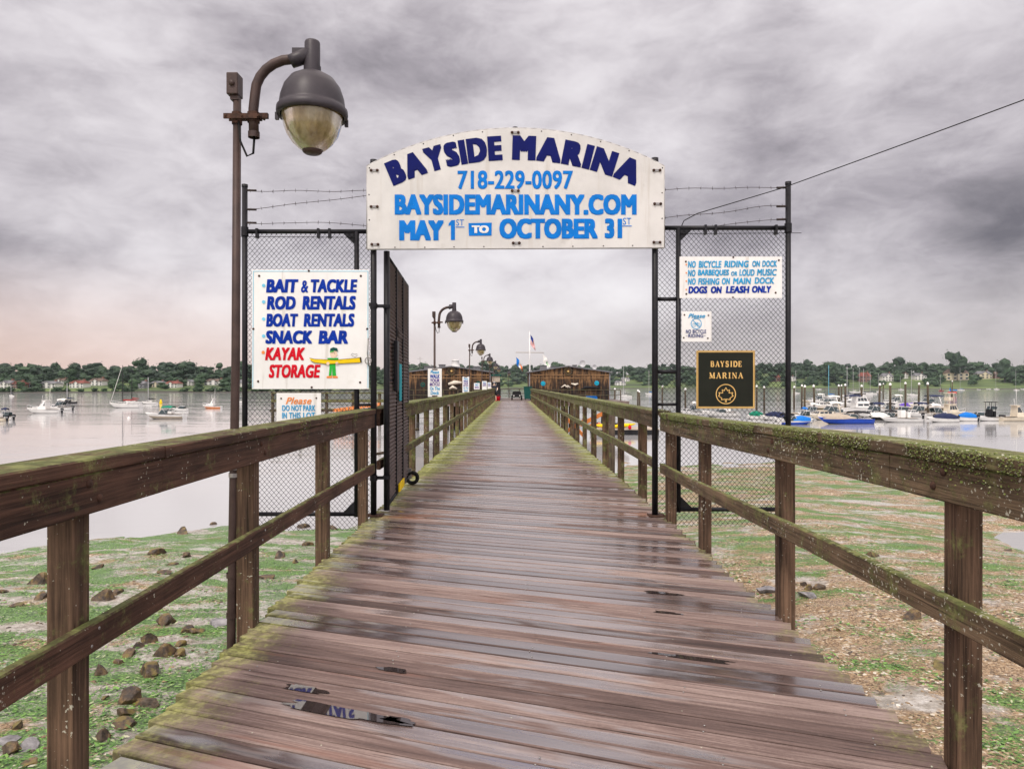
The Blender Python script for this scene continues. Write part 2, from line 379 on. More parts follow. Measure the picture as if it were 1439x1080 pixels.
# ------------------------------------------------------------------ foliage
def leafmat(name, a, b):
    m, g = newmat(name); r = g.attr('rnd')[2]; p = g.pos()
    c = g.ramp(g.m('ADD', g.m('MULTIPLY', r, .8), g.m('MULTIPLY', g.noise(p, .22, 3, .6), .25)), [(.1, a), (.55, tuple((x+y)/2 for x, y in zip(a, b))), (1, b)])
    g.bsdf(c, .7)
    return m
M['leaf'] = leafmat('foliage', (.005, .022, .010), (.044, .100, .030))
M['trunk'] = paint('bark', (.07, .05, .04), .9)
_ico = bmesh.new(); bmesh.ops.create_icosphere(_ico, subdivisions=2, radius=1)
ICO_V = np.array([v.co[:] for v in _ico.verts]); ICO_F = [tuple(v.index for v in f.verts) for f in _ico.faces]; _ico.free()
rng = np.random.default_rng(5)
class Leaves:
    """collects leaf clumps as numpy blocks"""
    def __init__(s): s.v = []; s.f = []; s.a = []; s.o = 0
    def crown(s, c, w, h, lobes=6, nleaf=200, size=.9, tint=.5, cone=False):
        c = np.array(c, float)
        for i in range(lobes):
            a = rng.uniform(0, 6.28); rr = rng.uniform(0, .62)*w/2
            zf = rng.uniform(-.36, .36)
            if cone: rr *= (.5-zf); 
            lc = c+np.array([rr*math.cos(a), rr*math.sin(a)*.9, zf*h])
            lr = np.array([w*rng.uniform(.25, .38), w*rng.uniform(.25, .36), h*rng.uniform(.20, .30)])
            lt = tint+rng.uniform(-.26, .26)
            # dense inside of the clump
            nz = 1+.18*rng.standard_normal((len(ICO_V), 1))
            s.v.append(lc+ICO_V*lr*.72*nz); s.f += [tuple(k+s.o for k in f) for f in ICO_F]
            s.a += list(np.clip(lt-.10+rng.uniform(-.12, .12, len(ICO_F)), .02, 1)); s.o += len(ICO_V)
            n = max(8, nleaf//lobes)
            d = rng.standard_normal((n, 3)); d /= np.linalg.norm(d, axis=1, keepdims=True)
            q = lc+d*lr*rng.uniform(.75, 1.12, (n, 1))
            t1 = rng.standard_normal((n, 3)); t1 /= np.linalg.norm(t1, axis=1, keepdims=True)
            t2 = np.cross(d+.6*rng.standard_normal((n, 3)), t1); t2 /= np.linalg.norm(t2, axis=1, keepdims=True)
            sz = size*rng.uniform(.45, 1.1, (n, 1))
            quad = np.stack([q-t1*sz*.5, q+t2*sz*.42, q+t1*sz*.5, q-t2*sz*.36], 1).reshape(-1, 3)
            s.v.append(quad); s.f += [(s.o+4*k, s.o+4*k+1, s.o+4*k+2, s.o+4*k+3) for k in range(n)]
            s.a += list(np.clip(lt+.10*d[:, 2]*0+rng.uniform(-.32, .36, n), .02, 1)); s.o += 4*n
        return s
    def build(s, name, mat, parent=None, off=(0, 0, 0)):
        me = bpy.data.meshes.new(name); me.from_pydata((np.concatenate(s.v)-np.array(off)).tolist(), [], s.f); me.materials.append(mat)
        a = me.attributes.new('rnd', 'FLOAT', 'FACE'); a.data.foreach_set('value', np.array(s.a, dtype=np.float32))
        me.update(); o = bpy.data.objects.new(name, me); COL.objects.link(o); o.parent = parent; return o
HOUSES = []
def clear_of_houses(q, d, wpx):
    return d < 12 or not any(abs(q-h[0]) < h[2]*.46+wpx*.10 and d < house_d(h[0], h[1])+6 for h in HOUSES)
def house_d(px, py):
    for d in np.arange(6, 170, 2):
        Y = shore_y(px)+d
        if EYE-(py-CY)/FPX*Y <= far_z(px, d)+.01: break
    return float(d)
def wood_mass():
    L = Leaves()
    # (first px, last px, distance behind shore, crown width, height, step px, tint)
    for (a, b, d, w, h, step, tint) in [(-500, 545, 9, 5.5, 2.6, 9, .66), (-500, 555, 70, 9, 7, 10, .42), (-500, 555, 120, 11, 9, 11, .30), (520, 2150, 80, 13, 10, 10, .50), (520, 2150, 150, 16, 13, 11, .38), (-500, 545, 22, 8, 5.0, 15, .62), (-500, 545, 45, 9, 6.5, 12, .5), (-500, 560, 90, 12, 9.5, 13, .36), (-500, 560, 150, 13, 10, 14, .30),
                                         (520, 2150, 34, 10, 6.5, 11, .70), (545, 2150, 60, 14, 10, 10, .55), (545, 2150, 110, 16, 13, 10, .40), (545, 2150, 190, 19, 14.5, 11, .34)]:
        px = a
        while px < b:
            q = px+random.uniform(-.4, .4)*step; dd = d*random.uniform(.75, 1.25); Y = shore_y(q)+dd
            if random.random() > (.35 if d in (22, 34, 9) else .05) and clear_of_houses(q, dd, w*FPX/Y):
                ww = w*random.uniform(.75, 1.3); hh = h*random.uniform(.72, 1.22)
                z = far_z(q, dd)
                L.crown(((q-CX)/FPX*Y, Y, z+hh*.46), ww, hh*1.08, 6, 130, .95 if px < 545 else 1.5, tint+random.uniform(-.16, .16))
            px += step
    o = L.build('woodland', M['leaf']); tag(o, 'long mass of green woodland covering the far shore of the bay', 'woodland', kind='stuff')
def far_tree(px, d, w, h, label, tint=.4, lift=0, cone=False):
    Y = shore_y(px)+d; b = Vector(((px-CX)/FPX*Y, Y, far_z(px, d)))
    t = thing('shore_tree', label, 'tree', b, 0, 'tall trees standing out on the far shore')
    mb = MB(); mb.tube([(0, 0, -.5), (0.2, 0, h*.45), (.1, .2, h*.8)], [.5, .35, .12], 7); mb.tube([(.2, 0, h*.4), (w*.2, .3, h*.62)], [.2, .08], 5); mb.tube([(.2, 0, h*.36), (-w*.2, -.3, h*.6)], [.2, .08], 5)
    obj('trunk', mb, M['trunk'], t)
    L = Leaves(); L.crown((0, 0, h*.60+lift), w, h*.82, 9, 420, 1.0 if px < 545 else 1.3, tint, cone); L.build('crown', M['leaf'], t)
for a in [(1345, 70, 27, 34, 'broad round crowned tree rising highest on the far right shore', .36), (1165, 55, 17, 26, 'tall ragged narrow tree on the far shore beside the right fence post', .30),
          (1265, 95, 20, 24, 'dark domed tree on the skyline above the right marina pilings', .33), (1412, 60, 22, 26, 'dark leafy tree at the right end of the far shore', .36),
          (103, 60, 12, 14.5, 'rounded dark tree on the far left skyline above the white motorboat', .3), (192+8, 100, 12, 15, 'dark tree on the skyline just right of the tall moored mast', .3),
          (262, 80, 13, 14.5, 'broad tree on the left skyline above the green canopy boat', .36), (690, 90, 30, 25, 'bluish domed tree behind the row of far lamps', .45),
          (1110+26, 70, 16, 25, 'leafy mid green tree right of the right fence post', .45)]:
    far_tree(*a)

# ------------------------------------------------------------------ houses on the far shore
def house(px, py, wpx, hpx, wall, roof, label, depth=8, chimney=True, storeys=2, porch=False):
    """py: foot of the house in the photo; its distance follows from the slope"""
    d = house_d(px, py)
    Y = shore_y(px)+d; b = Vector(((px-CX)/FPX*Y, Y, EYE-(py-CY)/FPX*Y-.0))
    w = wpx*Y/FPX; h = hpx*Y/FPX; we = h*.62; r = h-we; hw = w/2
    t = thing('shore_house', label, 'house', b, 0, 'houses among the trees on the far shore')
    mb = MB(); mb.box(-hw, hw, 0, depth, -4, we)
    mb.prism([(-hw*.36, we), (hw*.36, we), (0, we+r*.86)], -.6, depth*.5)      # front gable
    mb.box(-hw*.36, hw*.36, -.6, 0, -4, we)
    obj('wall', mb, wall, t)
    mb = MB(); e = .5
    vs = [(-hw-e, -e, we), (hw+e, -e, we), (hw+e, depth+e, we), (-hw-e, depth+e, we), (-hw*.75, depth/2, we+r), (hw*.75, depth/2, we+r)]
    mb.add(vs, [(0, 1, 5, 4), (2, 3, 4, 5), (1, 2, 5), (3, 0, 4), (3, 2, 1, 0)])
    g_ = hw*.42
    mb.add([(-g_, -1, we-.1), (0, -1, we+r*.95), (g_, -1, we-.1), (-g_, depth*.5, we-.1), (0, depth*.5, we+r*.95), (g_, depth*.5, we-.1),
            (-g_, -1, we-.35), (0, -1, we+r*.95-.3), (g_, -1, we-.35)], [(0, 1, 4, 3), (1, 2, 5, 4), (0, 6, 7, 1), (1, 7, 8, 2)])
    ro = obj('roof', mb, roof, t)
    if chimney:
        mb = MB(); mb.box(hw*.5, hw*.5+.9, depth*.45, depth*.6, we+r*.3, we+r*1.35); mb.box(hw*.5-.1, hw*.5+1.0, depth*.44, depth*.61, we+r*1.35, we+r*1.45)
        obj('chimney', mb, M['housebrick'], ro)
    n = 4
    for s_ in range(storeys):
        for i in range(n):
            x = -hw*.82+hw*1.64*i/(n-1); y = -.62 if abs(x) < hw*.36 else -.03
            z0 = we*(.14+.48*s_); ww = w*.055
            mb = MB(); mb.box(x-ww, x+ww, y-.06, y+.02, z0, z0+we*.27, 0); mb.box(x-ww*1.2, x+ww*1.2, y-.10, y+.02, z0-.18, z0, 1)
            obj('window', mb, [M['window'], M['white']], t)
HW, HC, HG, HB = M['housewhite'], M['housecream'], M['housegrey'], M['housebrick']
RG, RB, RR = M['roofgrey'], M['roofbrown'], M['roofred']
HOUSES += [(6, 546, 16, 12, HW, RG, 'white house cut by the left edge of the photo on the far shore'), (22, 546, 11, 11, HB, RR, 'small brick house with red roof near the left edge of the far shore'),
          (42, 545, 12, 9, HG, RB, 'grey house low among trees left of the long white house'), (66, 545, 22, 10, HW, RG, 'long white house with grey roof on the left far shore'),
          (83, 540, 13, 9, HW, RB, 'white house standing higher behind the long white house'), (107, 545, 19, 11, HW, RR, 'white house with red roof above the small dark sailboat'),
          (117, 537, 13, 7, HW, RG, 'white house highest on the slope behind the red roofed house'), (134, 542, 18, 11, HW, RB, 'white house with brown roof between the red roof and the tall mast'),
          (196, 546, 12, 11, HG, RG, 'grey house just right of the tall moored mast'), (219, 544, 17, 9, HC, RG, 'cream house on the left far shore above the white motorboats'),
          (240, 545, 17, 10, HW, RR, 'white house with reddish roof above the green canopy boat'), (265, 542, 13, 9, HW, RG, 'small white house in the trees left of the wide pale house'),
          (300, 541, 26, 9, HW, RB, 'wide pale house on a lawn left of the near lamp post'), (377-42, 545, 14, 12, HW, RG, 'pale house just right of the near lamp pole'),
          (872, 541.5, 15, 7, HW, RG, 'white house in the trees right of the right shingled shed'), (905-26, 536, 12, 6, HW, RG, 'small house above the white house right of the shed'),
          (1092, 536, 13, 9, HB, RR, 'red brick house seen behind the right fence post'), (1113, 536, 10, 8, HW, RG, 'pale narrow house right of the right fence post'),
          (1217, 537, 15, 14, HB, RR, 'tall red gabled house above the crowded marina boats'), (1248, 536, 15, 12, HW, RG, 'pale green roofed house right of the red gabled house'),
          (1294, 534, 16, 10, HW, RG, 'white house half hidden by trees left of the large mansion'), (1272, 531, 9, 8, HW, RB, 'small house between trees right of the pale green roofed house'),
          (1346, 534, 31, 16, HC, RB, 'largest stone mansion with several gables on the right far shore'), (1384, 532, 21, 11, HC, RG, 'cream house with dark roof and front gable at the right'),
          (1403, 531, 9, 9, HB, RB, 'small brown house right of the cream house')]
for a in HOUSES: house(*a)
wood_mass()
# ------------------------------------------------------------------ boardwalk
KSK = .36; AL = -math.atan(KSK); UX, UY = math.cos(AL), math.sin(AL); NX, NY = -UY, UX
DL, DR, DEND = -1.55, 1.67, 64.0
def plank_point(s, c): return (s*UX+c*NX, s*UY+c*NY)
PW, PITCH = .1095, .1215
def boardwalk():
    mb = MB(); w = PW/2; c = -2.2; i = 0
    prof = [(-w, -.042), (-w, -.005), (-w+.005, 0), (-w*.4, -.0012), (w*.4, -.0012), (w-.005, 0), (w, -.005), (w, -.042)]
    while c < DEND*NY+1:
        l = DL-random.uniform(-.012, .03); r = DR+random.uniform(-.012, .03)
        s0 = (l-c*NX)/UX; s1 = (r-c*NX)/UX
        dz = random.uniform(-.002, .002); tl = random.gauss(0, .006); at = random.random()
        vs = []
        for s_ in (s0, s1):
            for a, z in prof:
                x, y = plank_point(s_, c+a); vs.append((x, y, z+dz+a*tl+random.uniform(-.0006, .0006)))
        k = len(prof)
        fs = [(j, j+1, k+j+1, k+j) for j in range(k-1)]+[(k-1, 0, k, 2*k-1), tuple(reversed(range(k))), tuple(range(k, 2*k))]
        mb.add(vs, fs, 0, False, .01+.99*at)
        c += PITCH*random.uniform(.985, 1.015); i += 1
    m, g = newmat('wet_deck_planks'); p = g.pos(); X, Y, Z = g.sep(p)[0:3]
    q = g.map(p, (1, 1, 1), (0, 0, 0), (0, 0, -AL))                       # along the plank = x
    r = g.attr('rnd')[2]
    qo = g.n('ShaderNodeVectorMath', {0: q, 1: g.xyz(g.m('MULTIPLY', r, 37.0), 0, 0)}, operation='ADD').outputs[0]
    gr = g.noise(g.map(qo, (2.2, 75, 1)), 1, 8, .68, .6)
    br = g.noise(g.map(qo, (.8, 9, 1)), 1.3, 5, .6, .3)
    fine = g.noise(p, 55, 4, .7)
    f = g.m('ADD', g.m('MULTIPLY', gr, .46), g.m('ADD', g.m('MULTIPLY', br, .34), g.m('ADD', g.m('MULTIPLY', r, .24), g.m('MULTIPLY', fine, .10))))
    c = g.ramp(f, [(.35, (.019, .011, .010)), (.47, (.074, .047, .041)), (.59, (.152, .102, .089)), (.72, (.31, .232, .205))])
    red = g.step(g.noise(g.map(qo, (.5, 7, 1)), 1, 4, .6), .60, .70)
    c = g.mix(g.m('MULTIPLY', red, .5), c, (.20, .085, .055))
    crack = g.step(g.noise(g.map(qo, (1.4, 60, 1)), 1.2, 3, .5, .3), .37, .31)
    c = g.mix(g.m('MULTIPLY', crack, .7), c, (.03, .02, .018))
    # wetness: whole boards and stretched patches, most in the worn middle of the walk
    mid = g.m('SUBTRACT', 1, g.step(g.m('ABSOLUTE', g.m('SUBTRACT', X, .15)), .25, 1.25))
    wn = g.noise(g.map(qo, (.55, 3.2, 1)), 1, 4, .6, .2)
    wf = g.m('ADD', g.m('ADD', wn, g.m('MULTIPLY', g.m('SUBTRACT', g.m('FRACT', g.m('MULTIPLY', r, 7.31)), .5), .30)), g.m('MULTIPLY', mid, g.m('ADD', .15, g.m('MULTIPLY', g.step(Y, 3.6, 6), .08))))
    wet = g.m('MULTIPLY', g.step(wf, .54, .64), g.step(g.nrm()[2], .93, .99))
    c = g.mix(g.m('MULTIPLY', wet, .34), c, (.055, .043, .050))
    ro = g.m('SUBTRACT', g.m('ADD', .66, g.m('MULTIPLY', gr, .12)), g.m('MULTIPLY', wet, .55))
    # moss along both edges, stronger beyond the gate
    e = g.m('MAXIMUM', g.m('SUBTRACT', X, 1.67-.62), g.m('SUBTRACT', -1.55+.85, X))
    far = g.step(Y, 8, 15)
    en = g.m('ADD', g.m('ADD', e, g.m('MULTIPLY', g.m('SUBTRACT', g.noise(p, 2.6, 6, .7), .5), 1.25)), g.m('MULTIPLY', g.m('SUBTRACT', fine, .5), .5))
    mo = g.step(g.m('ADD', en, g.m('MULTIPLY', far, .34)), .48, .92)
    mo = g.m('MULTIPLY', mo, g.m('ADD', .72, g.m('MULTIPLY', far, .2)))
    mc = g.mix(g.step(g.noise(p, 20, 4, .6), .4, .62), (.11, .125, .025), (.32, .34, .10))
    c = g.mix(mo, c, mc); ro = g.m('ADD', ro, g.m('MULTIPLY', mo, .3), clamp=True)
    # rust washed from the two post plates
    for (cx, cy) in ((-1.15, 7.85), (1.52, 8.0)):
        dd = g.m('SQRT', g.m('ADD', g.m('POWER', g.m('MULTIPLY', g.m('SUBTRACT', X, cx), 1.0), 2), g.m('POWER', g.m('MULTIPLY', g.m('SUBTRACT', Y, cy), 2.2), 2)))
        k = g.m('MULTIPLY', g.step(g.m('ADD', dd, g.m('MULTIPLY', g.noise(p, 7, 4, .6), .3)), .62, .2), .6)
        c = g.mix(k, c, (.26, .085, .02))
    # bits of lichen and bird lime
    sp = g.step(g.voro(p, 13, 0), .055, .035); sel = g.step(g.sep(g.voro(p, 13, 1))[0], .80, .82)
    c = g.mix(g.m('MULTIPLY', g.m('MULTIPLY', sp, sel), .8), c, (.50, .52, .40))
    g.bsdf(c, ro, g.bump(g.m('ADD', gr, g.m('MULTIPLY', g.m('MULTIPLY', mo, fine), 1.5)), g.m('SUBTRACT', .42, g.m('MULTIPLY', wet, .39)), .004), 0.0, IOR=g.m('ADD', 1.42, g.m('MULTIPLY', wet, 2.6)))
    b = structure('boardwalk', mb, m)
    # nail heads (two lines over the joists), joists, crossbeams and piles below
    mb = MB()
    c = -2.0
    while c < 14:
        for xj in (-1.32, -.62, .10, .82, 1.48):
            if random.random() < .3:
                s_ = (xj+random.uniform(-.01, .01)-c*NX)/UX
                for a in (-.028, .028):
                    x, y = plank_point(s_, c+a+.0); mb.lathe([(.0045, .0), (.004, .0022), (.0005, .0025)], 6, (x, y, 0.001))
        c += PITCH
    obj('nail_head', mb, M['steel'], b)['kind'] = 'stuff'
    mb = MB()
    for x in (-1.36, -.66, .06, .78, 1.44): mb.box(x-.05, x+.05, -2, DEND, -.33, -.05)
    obj('joist', mb, M['pile'], b)
    for y in np.arange(.9, DEND, 3.66):
        mb = MB(); mb.box(-1.72, 1.84, y-.13, y+.13, -.62, -.335); obj('crossbeam', mb, M['pile'], b)
        for x in (-1.35, 1.45):
            mb = MB(); mb.tube([(x, y, -6), (x, y, -.62)], [.17, .15], 10); obj('pile', mb, M['pile'], b)
    return b
BW = boardwalk()
def puddle(px, py, lpx, wid, seed):
    p = P(px, py, EYE*FPX/(py-CY)); L = lpx*p.y/FPX
    # snap to the middle of the nearest plank row
    mb = MB(); n = 40; rnd = random.Random(seed); ph = [rnd.uniform(0, 6.28) for _ in range(4)]
    vs = []
    for i in range(n):
        a = 2*math.pi*i/n
        r = 1+.16*math.sin(3*a+ph[0])+.10*math.sin(5*a+ph[1])+.08*math.sin(9*a+ph[2])
        s_ = math.copysign(abs(math.cos(a))**.7, math.cos(a))*L/2*r; t = math.copysign(abs(math.sin(a))**.8, math.sin(a))*wid/2*min(r, 1.1)
        vs.append((p.x+s_*UX+t*NX, p.y+s_*UY+t*NY, .0034))
    mb.add(vs, [tuple(range(n))])
    m = M.get('puddle')
    if not m:
        m, g = newmat('puddle_water'); g.bsdf((.035, .027, .027), .02, None, 0.0, IOR=2.4); M['puddle'] = m
    o = structure('puddle', mb, m)
for i, a in enumerate([(478, 1000, 190, .085), (428, 968, 66, .06), (552, 941, 44, .05), (975, 925, 104, .055), (938, 861, 38, .045), (930, 833, 50, .05), (560, 1012, 46, .05)]):
    puddle(*a, i+3)

# ------------------------------------------------------------------ railings
def railing(side, y0, y1, ys, label, name_m, moss=None, dz=lambda y: 0.0):
    t = thing('timber_railing', label, 'railing', (0, 0, 0))
    s_ = side; inner = (1.545 if s_ < 0 else 1.665)
    X = lambda d: s_*(inner+d)            # d measured outwards from the inner face of the posts
    t.location = (X(.07), (y0+y1)/2, 0)
    ctop = 1.19 if s_ < 0 else 1.215
    for y in ys:
        mb = MB(); ps = .050+random.uniform(-.004, .004); tw = random.uniform(-.02, .02)
        Mx = Matrix.Translation((X(.051), y, 0)) @ Matrix.Rotation(tw, 4, 'Z') @ Matrix.Rotation(random.uniform(-.006, .006), 4, 'X')
        mb.box(-ps, ps, -ps, ps, -.75, ctop-.055+dz(y), 0, Mx, bev=.008)
        po = obj('post', mb, M['post'], t, True)
    # boards: lengths of two bays, each with a little sag and offset
    def run(name, d0, d1, z0, z1, wav, lens, mat, bev=.006):
        y = y0
        while y < y1-.05:
            ye = min(y1, y+lens)
            if y1-ye < 1.0: ye = y1
            mb = MB(); n = max(1, int((ye-y)/.9)); o0 = random.uniform(-wav, wav)*.5; j = random.uniform(-.003, .003)
            ring = []
            for i in range(n+1):
                yy = y+(ye-y)*i/n+(.003 if i == 0 else -.003 if i == n else 0)
                z = dz(yy)+o0*0+wav*mn.noise(Vector((yy*.45, s_*9, z0*7)))
                b = bev
                pr = [(d0+b, z0), (d1-b, z0), (d1, z0+b), (d1, z1-b), (d1-b, z1), (d0+b, z1), (d0, z1-b), (d0, z0+b)]
                ring += [(X(d+j), yy, zz+z) for d, zz in pr]
            k = 8
            fs = [(i*k+q, i*k+(q+1) % k, (i+1)*k+(q+1) % k, (i+1)*k+q) for i in range(n) for q in range(k)]+[tuple(reversed(range(k))), tuple(n*k+q for q in range(k))]
            if s_ > 0: fs = [tuple(reversed(f)) for f in fs]
            mb.add(ring, fs); obj(name, mb, mat, t, True)
            y = ye
    wm = M[name_m]; w = .004 if y0 < 8 else .022
    near = y0 < 7
    run('top_cap', -.055, .145, ctop-.052, ctop, w, 3.66 if near else 7.3, wm)
    run('side_board', -.042, -.001, ctop-.20, ctop-.054, w, 3.66 if near else 7.3, wm)
    lz = .49 if s_ < 0 else .555
    run('lower_rail', -.046, -.002, lz, lz+.105, w, 3.66 if near else 7.3, wm)
    if near:
        for y in ys:
            for dy, dzz in ((-.035, -.09), (.03, -.15)):
                if y > 5: continue
                mb = MB(); mb.lathe([(.016, 0), (.015, .006), (.009, .010), (.001, .011)], 10, (0, 0, 0), axis='x')
                if s_ > 0: mb.xform(Matrix.Diagonal((-1, 1, 1, 1)))
                mb.xform(Matrix.Translation((X(-.0425), y+dy, ctop+dzz+dz(y)))); obj('bolt', mb, M['rust'], t, True)
                mb = MB(); mb.lathe([(.007, 0), (.006, .003), (.001, .004)], 8, (0, 0, 0), axis='x')
                if s_ > 0: mb.xform(Matrix.Diagonal((-1, 1, 1, 1)))
                mb.xform(Matrix.Translation((X(-.0465), y+dy*.7, lz+.03+(.05 if dy > 0 else 0)+dz(y)))); obj('bolt', mb, M['steel'], t, True)
    if moss:
        # little leafy moss and lichen scales growing on the cap edge
        vs = []; fs = []; at = []; k = 0
        while k < moss[2]:
            y = random.uniform(moss[0], moss[1]); u = random.random()
            dens = mn.noise(Vector((y*2.1, 3, s_)))*.5+.5+.25*mn.noise(Vector((y*9, 1, 2)))
            if dens < moss[3]: k += .2; continue
            if u < .55: d, z = -.056-random.uniform(0, .006), ctop-random.uniform(0, .052)
            elif u < .8: d, z = random.uniform(-.055, -.02), ctop+random.uniform(0, .006)
            else: d, z = -.043-random.uniform(0, .006), ctop-.054-abs(random.gauss(0, .035))
            p = Vector((X(d), y, z+dz(y))); sz = random.uniform(.0016, .0048)*(1.5 if u > .95 else 1)
            a = Vector((random.gauss(0, 1), random.gauss(0, 1), random.gauss(0, 1))).normalized(); b = a.orthogonal().normalized()
            o_ = len(vs); vs += [p-a*sz, p+b*sz*.8, p+a*sz, p-b*sz*.8]; fs.append((o_, o_+1, o_+2, o_+3)); at.append(random.random()); k += 1
        mb = MB(); mb.v = [tuple(v) for v in vs]; mb.f = fs; mb.mi = [0]*len(fs); mb.sm = [False]*len(fs); mb.at = at
        o = obj('moss_growth', mb, M['moss'], t, True); o['kind'] = 'stuff'
    return t
def mossmat():
    m, g = newmat('moss_scales'); r = g.attr('rnd')[2]
    c = g.ramp(r, [(0, (.05, .075, .012)), (.5, (.13, .165, .028)), (.8, (.22, .25, .07)), (.93, (.34, .35, .22)), (1, (.46, .46, .38))], 'LINEAR')
    g.bsdf(c, .8); M['moss'] = m
mossmat()
rd = lambda y: -.065*smooth(2.2, 7.5, y)
railing(-1, -.6, 7.78, [.80, 2.56, 4.30, 6.0, 7.62], 'dark wet timber railing left of the boardwalk in front of the gate', 'rail_left', (5.0, 6.9, 700, .5))
railing(1, -.6, 7.80, [.95, 2.71, 4.47, 6.33, 7.68], 'grey timber railing right of the boardwalk in front of the gate, edged with moss', 'rail_right', (1.9, 7.7, 13000, .40), rd)
fy = lambda a: list(np.arange(a, DEND-.3, 1.86))
railing(-1, 8.10, DEND, fy(9.55), 'long mossy timber railing left of the boardwalk beyond the gate, lamp posts along it', 'rail_left', (9.5, 24, 5000, .5))
railing(1, 8.10, DEND, fy(9.35), 'long mossy timber railing right of the boardwalk beyond the gate, boats behind it', 'rail_right', (9, 24, 7000, .42), lambda y: -.055)

# ------------------------------------------------------------------ lettering
def glyphs(txt, bold=.0, shear=0.0):
    cu = bpy.data.curves.new('t', 'FONT'); cu.body = txt; cu.offset = bold; cu.shear = shear; cu.resolution_u = 3; cu.fill_mode = 'FRONT'; cu.space_character = 1.05
    o = bpy.data.objects.new('t', cu); me = bpy.data.meshes.new_from_object(o)
    vs = [(v.co.x, v.co.y) for v in me.vertices]; fs = [tuple(p.vertices) for p in me.polygons]
    bpy.data.objects.remove(o); bpy.data.curves.remove(cu); bpy.data.meshes.remove(me)
    return vs, fs
def glyphs_bold(txt, bold, shear):
    vs, fs = glyphs(txt, 0, shear); h = max(v[1] for v in vs)-min(v[1] for v in vs); n = len(vs); V_ = []; F_ = []
    k = 12 if bold > .004 else 1; w = bold*2.5*(h/.72)          # brush-thick strokes
    for i in range(k):
        d, e = ((0, 0) if k == 1 else [(w*a, .55*w*b) for a, b in ((-1, -1), (-.33, -1), (.33, -1), (1, -1), (1, -.33), (1, .33), (1, 1), (.33, 1), (-.33, 1), (-1, 1), (-1, .33), (-1, -.33))][i])
        V_ += [(x+d, y+e, i*.00025) for x, y in vs]; F_ += [tuple(q+n*i for q in f) for f in fs]
    return V_, F_
def text_px(mb, txt, x0, y0, x1, y1, Y, bold=.022, shear=0.0, mi=0, rot=0.0):
    """letters fill the box (photo px measured on the sign's plane at distance Y)"""
    vs, fs = glyphs_bold(txt, bold, shear)
    ax, bx = min(v[0] for v in vs), max(v[0] for v in vs); ay, by = min(v[1] for v in vs), max(v[1] for v in vs)
    a, b = P(x0, y1, Y), P(x1, y0, Y)
    cx, cz = (a.x+b.x)/2, (a.z+b.z)/2
    out = []
    for x, y, dq in vs:
        u = a.x+(x-ax)/(bx-ax)*(b.x-a.x)-cx; w = a.z+(y-ay)/(by-ay)*(b.z-a.z)-cz
        out.append((cx+u*math.cos(rot)-w*math.sin(rot), Y-dq, cz+u*math.sin(rot)+w*math.cos(rot)))
    mb.add(out, fs, mi)
_lay = [0]
def shape_px(mb, pts, Y, mi=0):
    _lay[0] = (_lay[0]+1) % 10; q_ = Y-.0003*_lay[0]      # brush strokes never share a plane
    mb.add([P(x, y, q_) for x, y in pts], [tuple(range(len(pts)))], mi)
def disc_px(mb, x, y, r, Y, mi=0, ry=None, n=18): shape_px(mb, [(x+r*math.cos(2*math.pi*i/n), y-(ry or r)*math.sin(2*math.pi*i/n)) for i in range(n)], Y, mi)
def line_px(mb, pts, w, Y, mi=0, closed=False):
    pts = list(pts)+([pts[0]] if closed else [])
    for (xa, ya), (xb, yb) in zip(pts, pts[1:]):
        l = math.hypot(xb-xa, yb-ya) or 1; nx, ny = -(yb-ya)/l*w/2, (xb-xa)/l*w/2; ex, ey = (xb-xa)/l*w*.3, (yb-ya)/l*w*.3
        shape_px(mb, [(xa+nx-ex, ya+ny-ey), (xb+nx+ex, yb+ny+ey), (xb-nx+ex, yb-ny+ey), (xa-nx-ex, ya-ny-ey)], Y, mi)
def ring_px(mb, x, y, r, w, Y, mi=0, n=32):
    o = [(P(x+(r-w/2)*math.cos(a), y-(r-w/2)*math.sin(a), Y), P(x+(r+w/2)*math.cos(a), y-(r+w/2)*math.sin(a), Y)) for a in [2*math.pi*i/n for i in range(n)]]
    vs = [v for pr in o for v in pr]; mb.add(vs, [(2*i, 2*i+1, (2*i+3) % (2*n), (2*i+2) % (2*n)) for i in range(n)], mi)
# ------------------------------------------------------------------ gate portal, fence wings, gate leaf
GY = 7.95
def pipe(mb, a, b, r=.033, n=12): mb.tube([a, b], r, n); return mb
def chainlink(mb, x0, x1, z0, z1, Y, pitch=.054, r=.0031, wav=0.0):
    """woven diamonds: zigzag wires side by side, each hooking its neighbour"""
    n = int(round((x1-x0)/pitch*2)); dx = (x1-x0)/n; k = int(round((z1-z0)/(pitch*.56)))
    for i in range(n):
        pts = []
        for j in range(k+1):
            x = x0+i*dx+(dx*1.02 if ((j+i) % 2) else -dx*.02); x = min(x1, max(x0, x))
            z = z0+(z1-z0)*j/k; bul = wav*mn.noise(Vector((x*1.3, z*1.1, 4)))
            pts.append((x+.004*mn.noise(Vector((x*3, z*3, 1))), Y+bul+(.0018 if (j+i) % 2 else -.0018), z))
        mb.tube(pts, r, 4, cap=False, sm=False)
def barbed(mb, pts, r=.0034):
    mb.tube(pts, r, 4, cap=False)
    L = 0
    for a, b in zip(pts, pts[1:]):
        a, b = Vector(a), Vector(b); d = (b-a); L += d.length
        c = a+d*.5
        for s_ in (-1, 1):
            v = Vector((random.uniform(-.4, .4), random.uniform(-.6, .6), s_)).normalized()*.022
            mb.tube([c-v*.6, c+v], .002, 3, cap=False)
